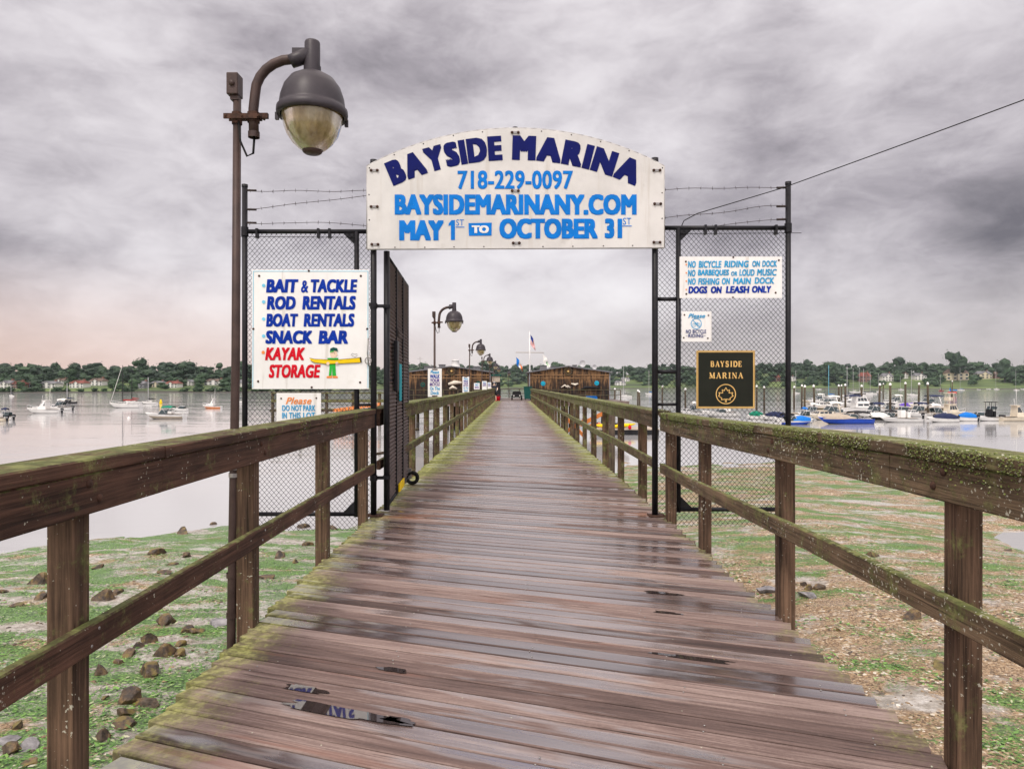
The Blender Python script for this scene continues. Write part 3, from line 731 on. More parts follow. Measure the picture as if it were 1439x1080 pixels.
def wing(side, xo, xi, xg, ztop, zarm, zbot, zmesh, label, cat='fence'):
    t = thing('chain_link_fence', label, cat, ((xo+xi)/2, GY, 0))
    mb = MB(); pipe(mb, (xo, GY, zmesh-.10), (xo+side*.0, GY, zarm), .030); mb.lathe([(.034, zarm), (.034, zarm+.03), (.001, zarm+.036)], 12, (xo, GY, 0)); mb.lathe([(.040, ztop-.05), (.040, ztop+.05)], 12, (xo, GY, 0))
    obj('end_post', mb, M['black'], t, True)
    mb = MB(); pipe(mb, (xi, GY, zbot-.03), (xi, GY, ztop), .028); obj('inner_post', mb, M['black'], t, True)
    mb = MB(); pipe(mb, (xo-side*(-.02), GY, ztop), (xg, GY, ztop), .025)
    obj('top_rail', mb, M['black'], t, True)
    mb = MB(); pipe(mb, (xo+side*(-.08), GY, zbot), (xi, GY, zbot), .024); obj('bottom_rail', mb, M['black'], t, True)
    mb = MB()
    for z0, sgn in ((ztop-.02, -1), (zbot+.02, 1)):
        x2 = xi+side*.02
        mb.prism([(x2, z0), (x2+side*.13, z0), (x2, z0+sgn*.13)], GY-.012, GY+.012)
    obj('corner_gusset', mb, M['black'], t, True)
    mb = MB()
    for z in ([2.41, 1.60, 1.235] if side > 0 else [1.23, 2.35]): pipe(mb, (xi, GY, z), (xg, GY, z), .022 if z > 1.3 else .016)
    obj('tie_bar', mb, M['black'], t, True)
    mb = MB(); chainlink(mb, min(xo, xg)+.005, max(xo, xg)-.005, zmesh, ztop-.005, GY-.006, wav=.022); obj('chain_link_mesh', mb, M['mesh'], t, True)
    mb = MB(); pipe(mb, (xo+side*.14, GY-.02, ztop-.06), (xi, GY-.02, ztop-.07), .0035, 5)
    for x in (xo-side*.14, (xo+xi)/2-side*.2, xi+side*.3):
        mb.box(x-.012, x+.012, GY-.034, GY+.03, ztop-.075, ztop+.03)
    obj('tension_wire', mb, M['black'], t, True)
    for i, f in enumerate((.93, .5, .20)):
        z = ztop+(zarm-ztop)*f; mb = MB(); n = 13
        xs = np.linspace(xo, (xg if side < 0 else xg)+(-side)*.10, n)
        ze = z+[-.02, .16 if side < 0 else -.14, -.02 if side < 0 else -.13][i]
        barbed(mb, [(x, GY-.01+.01*mn.noise(Vector((x*2, i, 0))), z+(ze-z)*k/(n-1)+.035*mn.noise(Vector((x*1.6, i*5, side)))) for k, x in enumerate(xs)])
        mb.tube([(xo, GY, z), (xo-side*.13, GY-.004, z-.004)], .012, 6)
        obj('barbed_wire', mb, M['rustdark'], t, True)
    return t
M['rustdark'] = paint('dark_rusty_wire', (.045, .033, .03), .7, .3, .3, 30)
XL, XR = -1.537, 1.588
wing(-1, -2.985, -1.735, XL-.03, 3.165, 3.66, .012, -.17, 'black chain link fence wing left of the gate, behind the bait and tackle sign')
wing(1, 3.085, 1.858, XR+.03, 3.205, 3.69, .065, -.12, 'black chain link fence wing right of the gate, behind the dark square sign')
t = thing('gate_portal', 'tall black pipe gateway standing over the boardwalk, carrying the arched sign', 'gateway', (0, GY, 0))
PY = 7.905
for x, zt in ((XL, 3.93), (XR, 3.95)):
    mb = MB(); pipe(mb, (x, PY, .012), (x, PY, zt), .0335, 14); mb.lathe([(.039, zt-.02), (.039, zt+.02), (.001, zt+.03)], 12, (x, PY, 0)); obj('gate_post', mb, M['black'], t, True)
    mb = MB(); mb.box(x-.075, x+.105, PY-.09, PY+.09, .0035, .014); 
    for dx in (-.055, .085):
        mb.lathe([(.013, .014), (.013, .024), (.001, .026)], 6, (x+dx, PY-.06, 0))
    obj('base_plate', mb, M['rust'], t, True)
mb = MB(); pipe(mb, (XL, PY, 3.02), (XR, PY, 3.02), .028); obj('cross_pipe', mb, M['black'], t, True)
mb = MB(); pipe(mb, (XL, PY, 3.55), (XR, PY, 3.55), .028); obj('cross_pipe', mb, M['black'], t, True)
mb = MB(); pipe(mb, (.035, PY, 3.02), (.035, PY, 4.30), .026); mb.lathe([(.031, 4.28), (.031, 4.31), (.001, 4.315)], 12, (.035, PY, 0)); obj('centre_stub', mb, M['black'], t, True)

# arched sign
SY = 7.845
t = thing('arched_sign', 'white arched marina sign with big navy and blue lettering over the gateway', 'sign', (0.03, SY, 2.95))
A, B_, C_ = P(516, 350, SY), P(933, 233.5, SY), P(723, 180.5, SY)
poly = [(A.x, A.z), (B_.x, P(933, 348, SY).z)]
hc = (B_.x-A.x)/2; sg = C_.z-B_.z; RR_ = (hc*hc+sg*sg)/(2*sg); cx = (A.x+B_.x)/2; cz = C_.z-RR_; th = math.asin(hc/RR_)
poly += [(cx+RR_*math.sin(th-2*th*i/32), cz+RR_*math.cos(th-2*th*i/32)) for i in range(33)]
mb = MB(); mb.prism(poly, SY-.009, SY+.009); obj('board', mb, M['signwhite2'], t, True)
mb = MB()
for (xa, ya), (xb, yb) in zip(poly, poly[1:]+poly[:1]):
    mb.tube([(xa, SY, ya), (xb, SY, yb)], .0105, 6)
obj('edge_trim', mb, M['steelgrey'] if 'steelgrey' in M else paint('edge_trim', (.42, .41, .40), .5, .3), t, True)
LY = SY-.0125
def arc_word(mb, word, th0, th1, xc, yc, Rr, h, mi, bold):
    info = []
    for ch in word:
        vs, fs = glyphs_bold(ch, bold, 0); ax = min(v[0] for v in vs); bx = max(v[0] for v in vs); ay = min(v[1] for v in vs); by = max(v[1] for v in vs)
        w = (bx-ax)*(1.0 if ch != 'I' else 1.0); info.append((vs, fs, ax, bx, ay, by, w))
    tot = sum(i[6] for i in info); gap = .055*tot/len(word); tot += gap*(len(word)-1); a = th0
    for vs, fs, ax, bx, ay, by, w in info:
        da = (th1-th0)*w/tot; ac = a+da/2; wpx = Rr*da*1.03
        out = []
        for x, y, dq in vs:
            u = ((x-ax)/(bx-ax)-.5)*wpx; v = (y-ay)/(by-ay)*h
            px = xc+(Rr+v)*math.sin(ac)+u*math.cos(ac); py = yc-(Rr+v)*math.cos(ac)+u*math.sin(ac)
            out.append(P(px, py, LY)-Vector((0, dq, 0)))
        mb.add(out, fs, mi); a += da+(th1-th0)*gap/tot
mb = MB()
arc_word(mb, 'BAYSIDE', R(-24.4), R(-2.3), 722.7, 635, 410, 34.5, 0, .036)
arc_word(mb, 'MARINA', R(-.4), R(24.4), 722.7, 635, 410, 34.5, 0, .036)
obj('lettering', mb, M['navy'], t, True)
mb = MB()
text_px(mb, '718-229-0097', 643, 239.7, 805, 265.7, LY, .014)
text_px(mb, 'BAYSIDEMARINANY.COM', 554.7, 273, 894.6, 302, LY, .026)
text_px(mb, 'MAY', 561, 309.5, 623.5, 337.8, LY, .032)
shape_px(mb, [(639.3, 309.3), (639.3, 337.2), (633.6, 337.2), (633.6, 316.2), (630.4, 317.6), (630.4, 314.2), (634.4, 309.3)], LY)
text_px(mb, 'ST', 641, 308.3, 652, 317, LY, .0); line_px(mb, [(640.7, 319), (652.3, 319)], 1.1, LY)
text_px(mb, 'OCTOBER', 701.7, 307, 840, 335.6, LY, .028)
text_px(mb, '31', 849.8, 307, 874.3, 335, LY, .028)
text_px(mb, 'ST', 875.5, 306, 887, 315.6, LY, .0); line_px(mb, [(875, 317.5), (887.5, 317.5)], 1.1, LY)
shape_px(mb, [(658.3, 313.5), (691, 312.8), (690.7, 331), (659, 331.3)], LY)
obj('lettering', mb, M['blue'], t, True)
mb = MB(); text_px(mb, 'TO', 663, 316.8, 687, 327.6, LY-.004, .03); obj('lettering', mb, M['signwhite'], t, True)
for x, y in [(526, 239.5), (526, 290.5), (527, 343.5), (724, 186.5), (724, 268.3), (725.5, 341.5), (923, 239.5), (924, 286.5), (923, 340.5)]:
    c = P(x, y, SY-.010); mb = MB(); mb.box(c.x-.043, c.x+.043, c.y-.008, c.y, c.z-.012, c.z+.012, 0)
    for d in (-.034, .034): mb.lathe([(.017, 0), (.014, -.010), (.002, -.013)], 8, (c.x+d, c.y-.008, c.z), 1, axis='y')
    obj('clamp_plate', mb, [M['steel'], M['rust']], t, True)
mb = MB()
for x, y in [(518.5, 273.5), (519, 309), (555, 347.5), (597, 347.5), (638, 347), (680, 346.5), (763, 346.5), (805, 346), (848, 345.5), (889, 345), (930.5, 271), (930.5, 307), (554, 217.5), (595, 202), (637, 190.5), (678, 185.5), (761, 184.5), (803, 189.5), (844, 199), (884, 212), (519, 236), (931, 236)]:
    c = P(x, y, SY-.009); mb.lathe([(.008, 0), (.006, -.004), (.001, -.005)], 6, c, axis='y')
obj('screw', mb, M['rustdark'], t, True)

def panel(name, label, box, Y, mat=None, cat='sign', th=.006):
    x0, y0, x1, y1 = box; a, b = P(x0, y1, Y), P(x1, y0, Y)
    t = thing(name, label, cat, ((a.x+b.x)/2, Y, a.z))
    mb = MB(); mb.box(a.x, b.x, Y, Y+th, a.z, b.z, bev=.002); obj('board', mb, mat or M['signwhite'], t, True); return t
def bolts(t, pts, Y, r=.013, mat=None):
    for x, y in pts:
        mb = MB(); mb.lathe([(r, 0), (r*.9, -.006), (.001, -.009)], 8, P(x, y, Y), axis='y'); obj('bolt', mb, mat or M['rust'], t, True)
# bait and tackle sign
Y1 = 7.89
t = panel('notice_sign', 'large white bait and tackle sign with a painted man holding a yellow kayak', (354, 379, 518.5, 546.5), Y1)
mb = MB()
for z0, z1 in ((380.5, 381.6),): line_px(mb, [(356, 381), (517, 381)], .7, Y1-.0035)
line_px(mb, [(356, 381), (355.2, 544.5)], .7, Y1-.0035); line_px(mb, [(517, 381), (517, 544.5)], .7, Y1-.0035); obj('border_line', mb, M['lightblue'], t, True)
mb = MB(); q = Y1-.004
for w, x0, y0, x1, y1 in [('BAIT', 374, 392.2, 419.3, 411), ('TACKLE', 436.7, 392.3, 502.2, 411), ('ROD', 374.9, 416, 415.6, 435), ('RENTALS', 424.9, 415.6, 500, 435.1), ('BOAT', 374, 440.4, 419, 459), ('RENTALS', 426.7, 440.4, 498.2, 459),
                          ('SNACK', 373, 464.2, 438.6, 483), ('BAR', 447.5, 464.2, 489, 483)]:
    text_px(mb, w, x0, y0, x1, y1, q, .026, .12)
text_px(mb, '&', 423, 394, 433, 411, q, .012, .1)
obj('lettering', mb, M['royal'], t, True)
mb = MB(); text_px(mb, 'KAYAK', 372.6, 488, 428.4, 506, q, .022, .22); text_px(mb, 'STORAGE', 377.6, 512, 450.4, 530.8, q, .022, .18); obj('lettering', mb, M['red'], t, True)
mb = MB()
for y in (401, 424, 448, 472): disc_px(mb, 370.4, y, 2.4, q)
obj('bullet', mb, M['lightblue'], t, True)
mb = MB(); disc_px(mb, 369.8, 495, 2.4, q); obj('bullet', mb, M['orange'], t, True)
K = lambda x, y: (320+x/3.857, 460+y/3.857)
mb = MB(); q2 = q-.004
mats = [M['yellow'], M['green'], M['skin'], M['orange'], M['darktrim'], M['darkgreen']]
shape_px(mb, [K(553, 188), K(583, 188), K(587, 262), K(567, 262), K(565, 205), K(562, 262), K(548, 262)], q, 1)
shape_px(mb, [K(540, 165), K(600, 165), K(596, 200), K(545, 200)], q, 1)
disc_px(mb, *K(574, 143), 5.0, q, 2, 6.0); shape_px(mb, [K(586, 140), K(600, 150), K(586, 154)], q, 2)
shape_px(mb, [K(554, 128), K(556, 114), K(572, 107), K(594, 112), K(597, 130), K(576, 125)], q2, 5)
shape_px(mb, [K(553, 130), K(576, 124), K(575, 131), K(554, 135)], q2-.004, 1)
shape_px(mb, [K(443, 165), K(470, 171), K(580, 176), K(700, 165), K(722, 161), K(718, 190), K(640, 194), K(540, 198), K(470, 190), K(450, 180)], q2, 0)
line_px(mb, [K(443, 165), K(470, 171), K(580, 176), K(700, 165), K(722, 161)], .5, q2-.004, 4); line_px(mb, [K(450, 180), K(470, 190), K(540, 198), K(640, 194), K(718, 190)], .5, q2-.004, 4)
shape_px(mb, [K(714, 164), K(724, 162), K(726, 190), K(720, 190)], q2-.004, 4)
disc_px(mb, *K(543, 195), 2.2, q2-.004, 2); disc_px(mb, *K(592, 195), 2.2, q2-.004, 2)
shape_px(mb, [K(536, 264), K(566, 260), K(566, 274), K(536, 274)], q, 3); shape_px(mb, [K(569, 260), K(596, 264), K(596, 274), K(569, 274)], q, 3)
disc_px(mb, *K(580, 140), .5, q-.004, 4, n=8)
line_px(mb, [K(668, 150), K(676, 140), K(690, 146), K(702, 142)], .4, q, 4); line_px(mb, [K(672, 152), K(690, 160), K(704, 150)], .4, q, 4)
obj('painted_figure', mb, mats, t, True)
bolts(t, [(364.2, 387.5), (507, 387.6), (362.7, 535.6), (506, 537), (434, 380.6), (438, 544), (356, 462), (516, 462)], Y1-.001)
# do not park sign
t = panel('notice_sign', 'small white sign asking not to park, half hidden behind the left railing', (388.5, 552, 451, 617), Y1+.02)
mb = MB(); q = Y1+.016; text_px(mb, 'Please', 401.5, 558, 437.8, 567.6, q, .008, .35); obj('lettering', mb, M['orange'], t, True)
mb = MB()
for w, x0, x1, y0, y1 in [('DO', 396.6, 407, 569, 577.2), ('NOT', 409.5, 424, 569, 577.2), ('PARK', 426, 443.3, 569, 577.2), ('IN', 396.6, 403, 579.2, 587.6), ('THIS', 406, 422.5, 579.2, 587.6), ('LOT', 426, 443, 579.2, 587.6)]: text_px(mb, w, x0, y0, x1, y1, q, .012)
obj('lettering', mb, M['cyan'], t, True); bolts(t, [(395, 559.5), (444.5, 559)], Y1+.019, .01)
# rules sign
t = panel('notice_sign', 'wide white sign with four lines of dock rules, last line darker blue', (955, 360.5, 1099, 418.8), Y1)
V = lambda x, y: (900+x/4.5, 240+y/4.5)
mb = MB(); q = Y1-.004
for w, x0, x1, y0, y1 in [('NO', 300, 350, 570, 613), ('BICYCLE', 368, 513, 569, 613), ('RIDING', 530, 685, 568, 610), ('ON', 707, 757, 568, 607), ('DOCK', 770, 863, 567, 607),
                          ('NO', 300, 348, 625, 668), ('BARBEQUES', 363, 560, 624, 667), ('OR', 573, 612, 636, 664), ('LOUD', 625, 722, 622, 664), ('MUSIC', 737, 862, 620, 663),
                          ('NO', 300, 350, 678, 720), ('FISHING', 365, 500, 678, 720), ('ON', 515, 567, 676, 718), ('MAIN', 585, 700, 676, 716), ('DOCK', 722, 845, 673, 714)]:
    text_px(mb, w, *V(x0, y0), *V(x1, y1), q, .018, .12)
obj('lettering', mb, M['cyan'], t, True)
mb = MB()
for w, x0, x1, y0, y1 in [('DOGS', 303, 423, 730, 775), ('ON', 445, 515, 730, 774), ('LEASH', 540, 690, 728, 773), ('ONLY', 705, 828, 727, 771)]: text_px(mb, w, *V(x0, y0), *V(x1, y1), q, .026, .12)
obj('lettering', mb, M['royal'], t, True)
mb = MB()
for y in (592, 645, 697, 750): disc_px(mb, *V(290, y), 1.1, q)
obj('bullet', mb, M['orange'], t, True); bolts(t, [V(287, 573), V(875, 565), V(290, 778), V(855, 770), V(587, 546), V(585, 800)], Y1-.001, .011)
# no bicycle sign
t = panel('notice_sign', 'small square white sign with a crossed out bicycle in a blue circle', (958, 437.5, 1000, 480), Y1)
mb = MB(); text_px(mb, 'Please', *V(302, 903), *V(410, 930), q, .012, .35); ring_px(mb, *V(353, 966), 7.2, .9, q)
line_px(mb, [V(332, 943), V(376, 990)], .8, q); ring_px(mb, *V(340, 973), 2.3, .5, q, n=14); ring_px(mb, *V(367, 973), 2.3, .5, q, n=14)
line_px(mb, [V(340, 973), V(348, 958), V(362, 958), V(367, 973)], .45, q); line_px(mb, [V(348, 958), V(354, 973), V(362, 958)], .45, q); obj('lettering', mb, M['cyan'], t, True)
mb = MB(); text_px(mb, 'NO', *V(288, 1003), *V(320, 1028), q, .008); text_px(mb, 'BICYCLE', *V(330, 1003), *V(415, 1027), q, .008); text_px(mb, 'RIDING', *V(303, 1031), *V(397, 1053), q, .008)
line_px(mb, [V(287, 1042), V(298, 1042)], .5, q); line_px(mb, [V(401, 1042), V(412, 1042)], .5, q); obj('lettering', mb, M['usblue'], t, True)
bolts(t, [V(278, 910), V(430, 913), V(274, 1054), V(426, 1058)], Y1-.001, .009)
# park sign
t = panel('park_sign', 'square black sign with gold border, gold marina name and leaf emblem on the right fence', (978.7, 492.5, 1060.8, 573.5), Y1, M['signblack'], th=.012)
mb = MB(); w = 1.1
for d, w in ((1.9, 1.0), (-.2+.5, .8)):
    x0, y0, x1, y1 = 978.7+d, 492.5+d, 1060.8-d, 573.5-d
    line_px(mb, [(x0, y0), (x1, y0), (x1, y1), (x0, y1)], w, q, 0, True)
obj('border_line', mb, M['gold'], t, True)
SER = {  # serif capitals drawn as strokes on a 10 x 10 grid: (points, width)
 'B': ([(2, 0, 2, 10, 1.9), (1, 0, 5, 0, .8), (1, 10, 5, 10, .8), (1, 5.3, 5.4, 5.3, .8)], [(5, 7.6, 2.3, 1.5, -90, 90), (5.2, 2.7, 2.7, 1.7, -90, 90)]),
 'A': ([(5, 10, 1.2, 0, .8), (5, 10, 8.6, 0, 1.9), (2.6, 3.5, 7, 3.5, .8), (0, 0, 2.6, 0, .8), (7, 0, 10, 0, .8)], []),
 'Y': ([(5, 4.6, 5, 0, 1.9), (1.2, 10, 5, 4.6, 1.8), (8.8, 10, 5, 4.6, .8), (0, 10, 3, 10, .8), (7.2, 10, 10, 10, .8), (3.4, 0, 6.6, 0, .8)], []),
 'S': ([(7.7, 10, 7.7, 7.6, .8), (1.4, 0, 1.4, 2.6, .8)], [(4.7, 7.4, 2.7, 1.6, 40, 270), (4.7, 2.6, 2.9, 1.8, -140, 90)]),
 'I': ([(5, 0, 5, 10, 1.9), (3.2, 0, 6.8, 0, .8), (3.2, 10, 6.8, 10, .8)], []),
 'D': ([(2, 0, 2, 10, 1.9), (1, 0, 5, 0, .8), (1, 10, 5, 10, .8)], [(4.6, 5, 5.0, 1.8, -90, 90)]),
 'E': ([(2.4, 0, 2.4, 10, 1.9), (1, 0, 8, 0, .9), (1, 10, 7.8, 10, .9), (2, 5.2, 6, 5.2, .8), (8, 0, 8, 2.4, .8), (7.7, 10, 7.7, 7.8, .8), (6, 4.2, 6, 6.2, .8)], []),
 'M': ([(1.4, 0, 1.8, 10, .8), (1.8, 10, 5, .6, 1.8), (5, .6, 8.2, 10, .8), (8.5, 0, 8.2, 10, 1.9), (0, 0, 2.8, 0, .8), (7, 0, 10, 0, .8), (.6, 10, 2.2, 10, .8), (8, 10, 9.6, 10, .8)], []),
 'R': ([(2, 0, 2, 10, 1.9), (.8, 0, 3.6, 0, .8), (1, 10, 5, 10, .8), (2, 5, 5.4, 5, .8), (4.6, 5, 8.4, 0, 1.8), (7.4, 0, 9.4, 0, .8)], [(5, 7.5, 2.4, 1.6, -90, 90)]),
 'N': ([(1.6, 0, 1.6, 10, .8), (1.6, 10, 8.4, 0, 1.9), (8.4, 0, 8.4, 10, .8), (.2, 0, 3, 0, .8), (.4, 10, 2.2, 10, .8), (7, 10, 9.8, 10, .8)], [])}
def serif_word(mb, word, x0, y0, x1, y1):
    wd = [5 if c == 'I' else 11 if c == 'M' else 9.4 for c in word]; tot = sum(wd)+2.2*(len(word)-1); x = x0; sx = (x1-x0)/tot; sy = (y1-y0)/10
    for c, w in zip(word, wd):
        o = x-(2.5*sx if c == 'I' else 0); k = sx*w/10 if c != 'I' else sx
        T = lambda a, b: (o+a*k, y1-b*sy)
        for a, b, c2, d, wl in SER[c][0]: line_px(mb, [T(a, b), T(c2, d)], wl*sy*1.1, q)
        for ax, ay, r, wl, d0, d1 in SER[c][1]:
            ry = r if c != 'D' else 5
            line_px(mb, [T(ax+r*math.cos(R(d0+(d1-d0)*i/9)), ay+ry*math.sin(R(d0+(d1-d0)*i/9))) for i in range(10)], wl*sy*1.15, q)
        x += (w+2.2)*sx
mb = MB(); H_ = lambda x, y: (900+x/3.857, 470+y/3.857)
serif_word(mb, 'BAYSIDE', *H_(380, 145), *H_(551, 173)); serif_word(mb, 'MARINA', *H_(373, 207), *H_(556, 236)); obj('lettering', mb, M['gold'], t, True)
mb = MB(); ring_px(mb, *H_(463, 322), 13.6, 1.15, q)
leaf = [(0, 40), (9, 22), (20, 27), (17, 10), (38, 12), (33, 2), (40, -6), (22, -18), (24, -27), (3, -23), (3, -38)]
pts = [H_(463+x, 322-y+4) for x, y in leaf]+[H_(463-x, 322-y+4) for x, y in reversed(leaf[1:])]
line_px(mb, pts, .95, q, 0, True); obj('emblem', mb, M['gold'], t, True)

# gate leaf, swung open away from the camera
t = thing('gate_leaf', 'black slatted gate leaf swung open along the left side of the boardwalk', 'gate', (-1.405, 7.98, .08))
H0, H1 = Vector((-1.405, 7.98, 0)), Vector((-1.535, 10.42, 0)); zb, zt = .10, 2.90
mb = MB(); pipe(mb, H0+Vector((0, 0, .05)), H0+Vector((0, 0, zt+.05)), .034); obj('hinge_stile', mb, M['black'], t, True)
mb = MB(); pipe(mb, H1+Vector((0, 0, zb)), H1+Vector((0, 0, zt)), .024); pipe(mb, H0+Vector((0, 0, zt)), H1+Vector((0, 0, zt)), .024); pipe(mb, H0+Vector((0, 0, zb)), H1+Vector((0, 0, zb)), .024); pipe(mb, H0+Vector((0, 0, 1.5)), H1+Vector((0, 0, 1.5)), .018); obj('frame', mb, M['black'], t, True)
mb = MB(); d = (H1-H0); L = d.length; u = d/L; nrm = Vector((u.y, -u.x, 0)); Mx = Matrix(((u.x, nrm.x, 0, H0.x), (u.y, nrm.y, 0, H0.y), (0, 0, 1, 0), (0, 0, 0, 1)))
z = zb+.03
while z < zt-.04:
    for x0, x1 in ((.04, .80), (.82, 1.60), (1.62, L-.03)):
        if 2.02 < z < 2.14 and x0 == .82: x0, x1 = 1.05, 1.60
        b = .012*mn.noise(Vector((x0*3, z*2, 1)))
        mb.add([Mx @ Vector(v) for v in [(x0, .008+b, z), (x1, .008+b, z), (x1, .022+b, z+.022), (x0, .022+b, z+.022), (x1, .008+b, z+.044), (x0, .008+b, z+.044), (x0, -.006+b, z), (x1, -.006+b, z), (x1, -.006+b, z+.044), (x0, -.006+b, z+.044)]],
               [(0, 1, 2, 3), (3, 2, 4, 5), (7, 6, 9, 8), (0, 6, 7, 1), (5, 4, 8, 9)])
    z += .046
obj('slat_panel', mb, M['slat'], t, True)
mb = MB()
for x in (.81, 1.61): mb.box(x-.012, x+.012, -.010, .030, zb, zt, 0, Mx)
obj('slat_joint', mb, M['black'], t, True)
mb = MB(); mb.box(.42, .62, .03, .075, 1.38, 1.98, 0, Mx, bev=.01); obj('lock_box', mb, M['black'], t, True)
mb = MB(); mb.box(1.02, 1.28, .034, .040, 1.25, 1.72, 0, Mx); obj('small_sign', mb, M['tealdisc'], t, True)
mb = MB(); mb.box(.95, 1.55, .032, .048, .11, .21, 0, Mx); obj('reflector_strip', mb, M['yellow'], t, True)
for z in (.42, 2.33):
    mb = MB(); mb.lathe([(.042, z-.03), (.042, z+.03)], 12, (XL, PY-.0, 0)); mb.lathe([(.042, z-.02), (.042, z+.02)], 12, (H0.x, H0.y, 0)); mb.box(XL, H0.x, PY+.005, PY+.035, z-.018, z+.018); mb.tube([(XL+.02, PY-.06, z), (XL+.02, PY+.06, z)], .012, 6); mb.tube([(H0.x-.02, PY-.03, z), (H0.x-.02, PY+.12, z)], .012, 6); obj('hinge', mb, M['black'], t, True)
mb = MB(); mb.torus((-1.45, 10.35, .105), .075, .028, 20, 8, axis='y'); wh = obj('wheel', mb, M['rubber'], t, True)
mb = MB(); mb.lathe([(.05, -.018), (.05, .018)], 14, (-1.45, 10.35, .105), axis='y'); mb.box(-1.53, -1.46, 10.33, 10.37, .09, .24); obj('hub', mb, M['steel'], wh, True)
# short chain and padlock hanging on the hinge post
mb = MB(); mb.tube([(XL-.05, PY-.05, 1.97), (XL-.06, PY-.05, 1.80), (XL-.045, PY-.05, 1.66)], .007, 5); mb.torus((XL-.05, PY-.05, 1.72), .035, .006, 12, 5, axis='y')
o = obj('loose_chain', mb, M['steel']); tag(o, 'short rusty chain loop hanging beside the left gate post', 'chain')

# overhead cable from the right fence post
mb = MB(); a = Vector((1.89, GY, 3.215)); b = Vector((3.0, GY-.02, 3.64)); e = Vector((8.6, .8, 4.98))
pts = [a, a+Vector((.03, 0, .07)), a+Vector((.18, 0, .15))]+[(a+Vector((.18, 0, .15))).lerp(b, k/4) for k in range(1, 5)]
pts += [b.lerp(e, k/24)+Vector((0, 0, -.10*math.sin(math.pi*k/24))) for k in range(1, 25)]
mb.tube(pts, .0055, 5); o = obj('overhead_cable', mb, M['rubber']); tag(o, 'thin black cable rising from the right fence post across the sky', 'cable')
# utility pole that carries the other end of it (outside the picture)
mb = MB(); mb.tube([(8.6, .8, -2), (8.6, .8, 5.4)], [.14, .10], 10); 
o = obj('utility_pole', mb, M['pile']); tag(o, 'dark wooden utility pole carrying the end of the overhead cable', 'pole')

